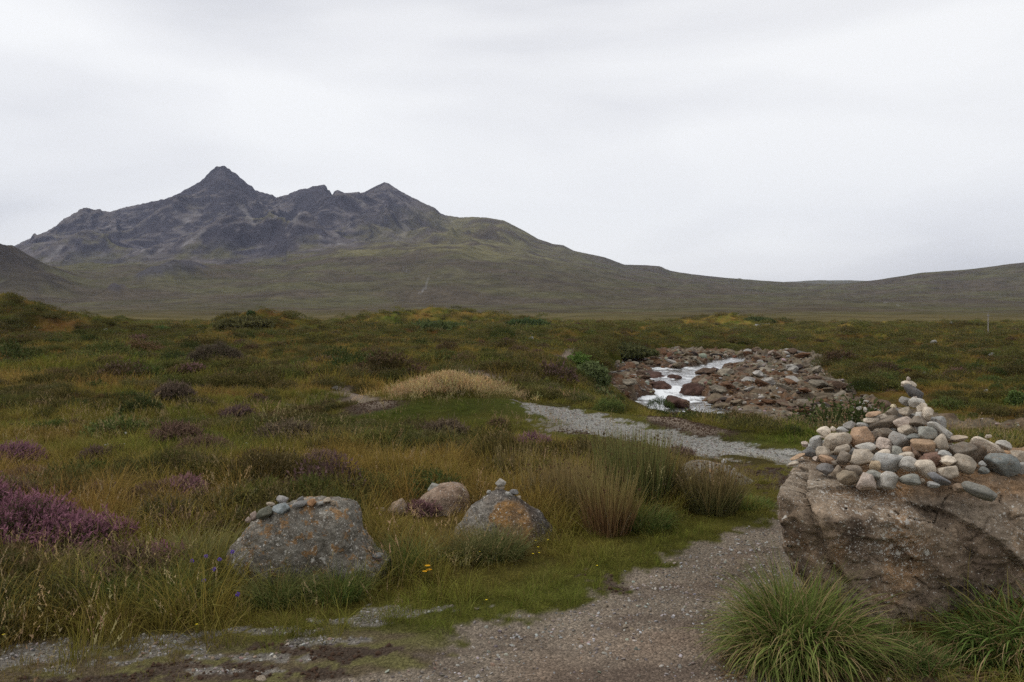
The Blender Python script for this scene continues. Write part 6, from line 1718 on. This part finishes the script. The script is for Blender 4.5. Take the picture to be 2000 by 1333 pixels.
for (u, v, d, l) in [(429, 1093, 4.7, 'purple scabious nearest the mottled boulder'), (402, 1087, 4.7, 'purple scabious just left of the one nearest the boulder'), (375, 1096, 4.7, 'purple scabious at the left of the three in a row'),
                     (454, 1078, 4.8, 'small purple scabious against the left flank of the mottled boulder'), (418, 1112, 4.6, 'small purple scabious below the row of three'), (398, 1134, 4.5, 'purple scabious lower in the grass'),
                     (464, 1161, 4.3, 'purple scabious lowest, near the foot of the mottled boulder')]:
    flower(u, v, d, .0105, (.16, .085, .42), l, 'flower', 'purple scabious flowers', 0, .25)
for (u, v, l) in [(835, 1106, 'yellow hawkbit flower, uppermost of the three together'), (830, 1117, 'yellow hawkbit flower, lowest of the three together'), (838, 1114, 'yellow hawkbit flower, rightmost of the three together')]:
    flower(u, v, 4.75, .018, (.62, .33, .02), l, 'flower', 'yellow hawkbit flowers', 9, .15)
for (u, v) in ((1046, 1056), (1051, 1069), (1041, 1082), (1053, 1080), (1070, 1055), (937, 1078), (950, 1172), (384, 1220), (7, 1240), (1166, 1105)):
    flower(u, v, G(u, v)[1] * .95, .008, (.58, .45, .03), 'tiny yellow buttercup in the short grass', 'flower', 'tiny yellow buttercups', 5, .06)
for (u, v) in ((205, 870), (210, 868), (243, 868), (246, 846), (249, 947), (232, 974), (455, 873), (440, 880), (700, 890), (707, 893), (731, 894), (482, 866), (540, 880), (460, 1000)):
    x0, y0 = G(u, v + 12); flower(u, v, y0, .011, (.66, .65, .62), 'white tuft of cotton grass in the boggy meadow', 'flower', 'white cotton grass tufts', 0, .12)

# crumbling peat clods on the bare soil
r = rng(980); pts = []
CL = []
CM = NT('peat'); cv_ = CM.n('ShaderNodeTexCoord').outputs['Object']
CM.bsdf(CM.mix(CM.noise(3, cv_, 4), (.030, .019, .013), (.105, .066, .045)), 1.0, None, 0.0)
for i in range(4):
    v_, f_ = stone_verts(2, 980 + i, 6, .8, .25, 1.6, .05); me = np_mesh('clod', v_, f_, False); me.materials.append(CM.m); CL.append(bpy.data.objects.new('clod', me))
x, y, r = sample(2.3, 14, 1500, 985, .72)
k = (soil_mask(x, y) * (y < 14) > r.random(len(x)) * 1.3) & (path_mask(x, y) < .5); x, y = x[k], y[k]; n = len(x); s = .003 + .010 * r.random(n) ** 3
scatter('peat_crumbs', 'crumbled dark peat on the bare soil', CL, np.stack([x, y, H(x, y) + s * .2], 1), orient(x, y, r, .5), np.stack([s * 1.3, s, s * .8], 1), r.integers(4, size=n))

# ------------------------------------------------------------------ air
def haze():
    b = [(-9500, -900, -28), (9500, -900, -28), (9500, 9400, -28), (-9500, 9400, -28)]
    vs = b + [(x, y, 1150) for x, y, z in b]
    me = np_mesh('haze', vs, np.array([(0, 3, 2, 1), (4, 5, 6, 7), (0, 1, 5, 4), (1, 2, 6, 5), (2, 3, 7, 6), (3, 0, 4, 7)]), False)
    m = bpy.data.materials.new('haze'); m.use_nodes = True; t = m.node_tree; t.nodes.clear()
    o_ = t.nodes.new('ShaderNodeOutputMaterial'); pv = t.nodes.new('ShaderNodeVolumePrincipled')
    pv.inputs['Color'].default_value = (.62, .72, 1.0, 1); pv.inputs['Density'].default_value = HAZE
    t.links.new(pv.outputs[0], o_.inputs['Volume'])
    me.materials.append(m)
    tag(link(bpy.data.objects.new('haze', me)), 'thin bluish haze over the far hills', kind='stuff')
HAZE = 3.2e-5
haze()
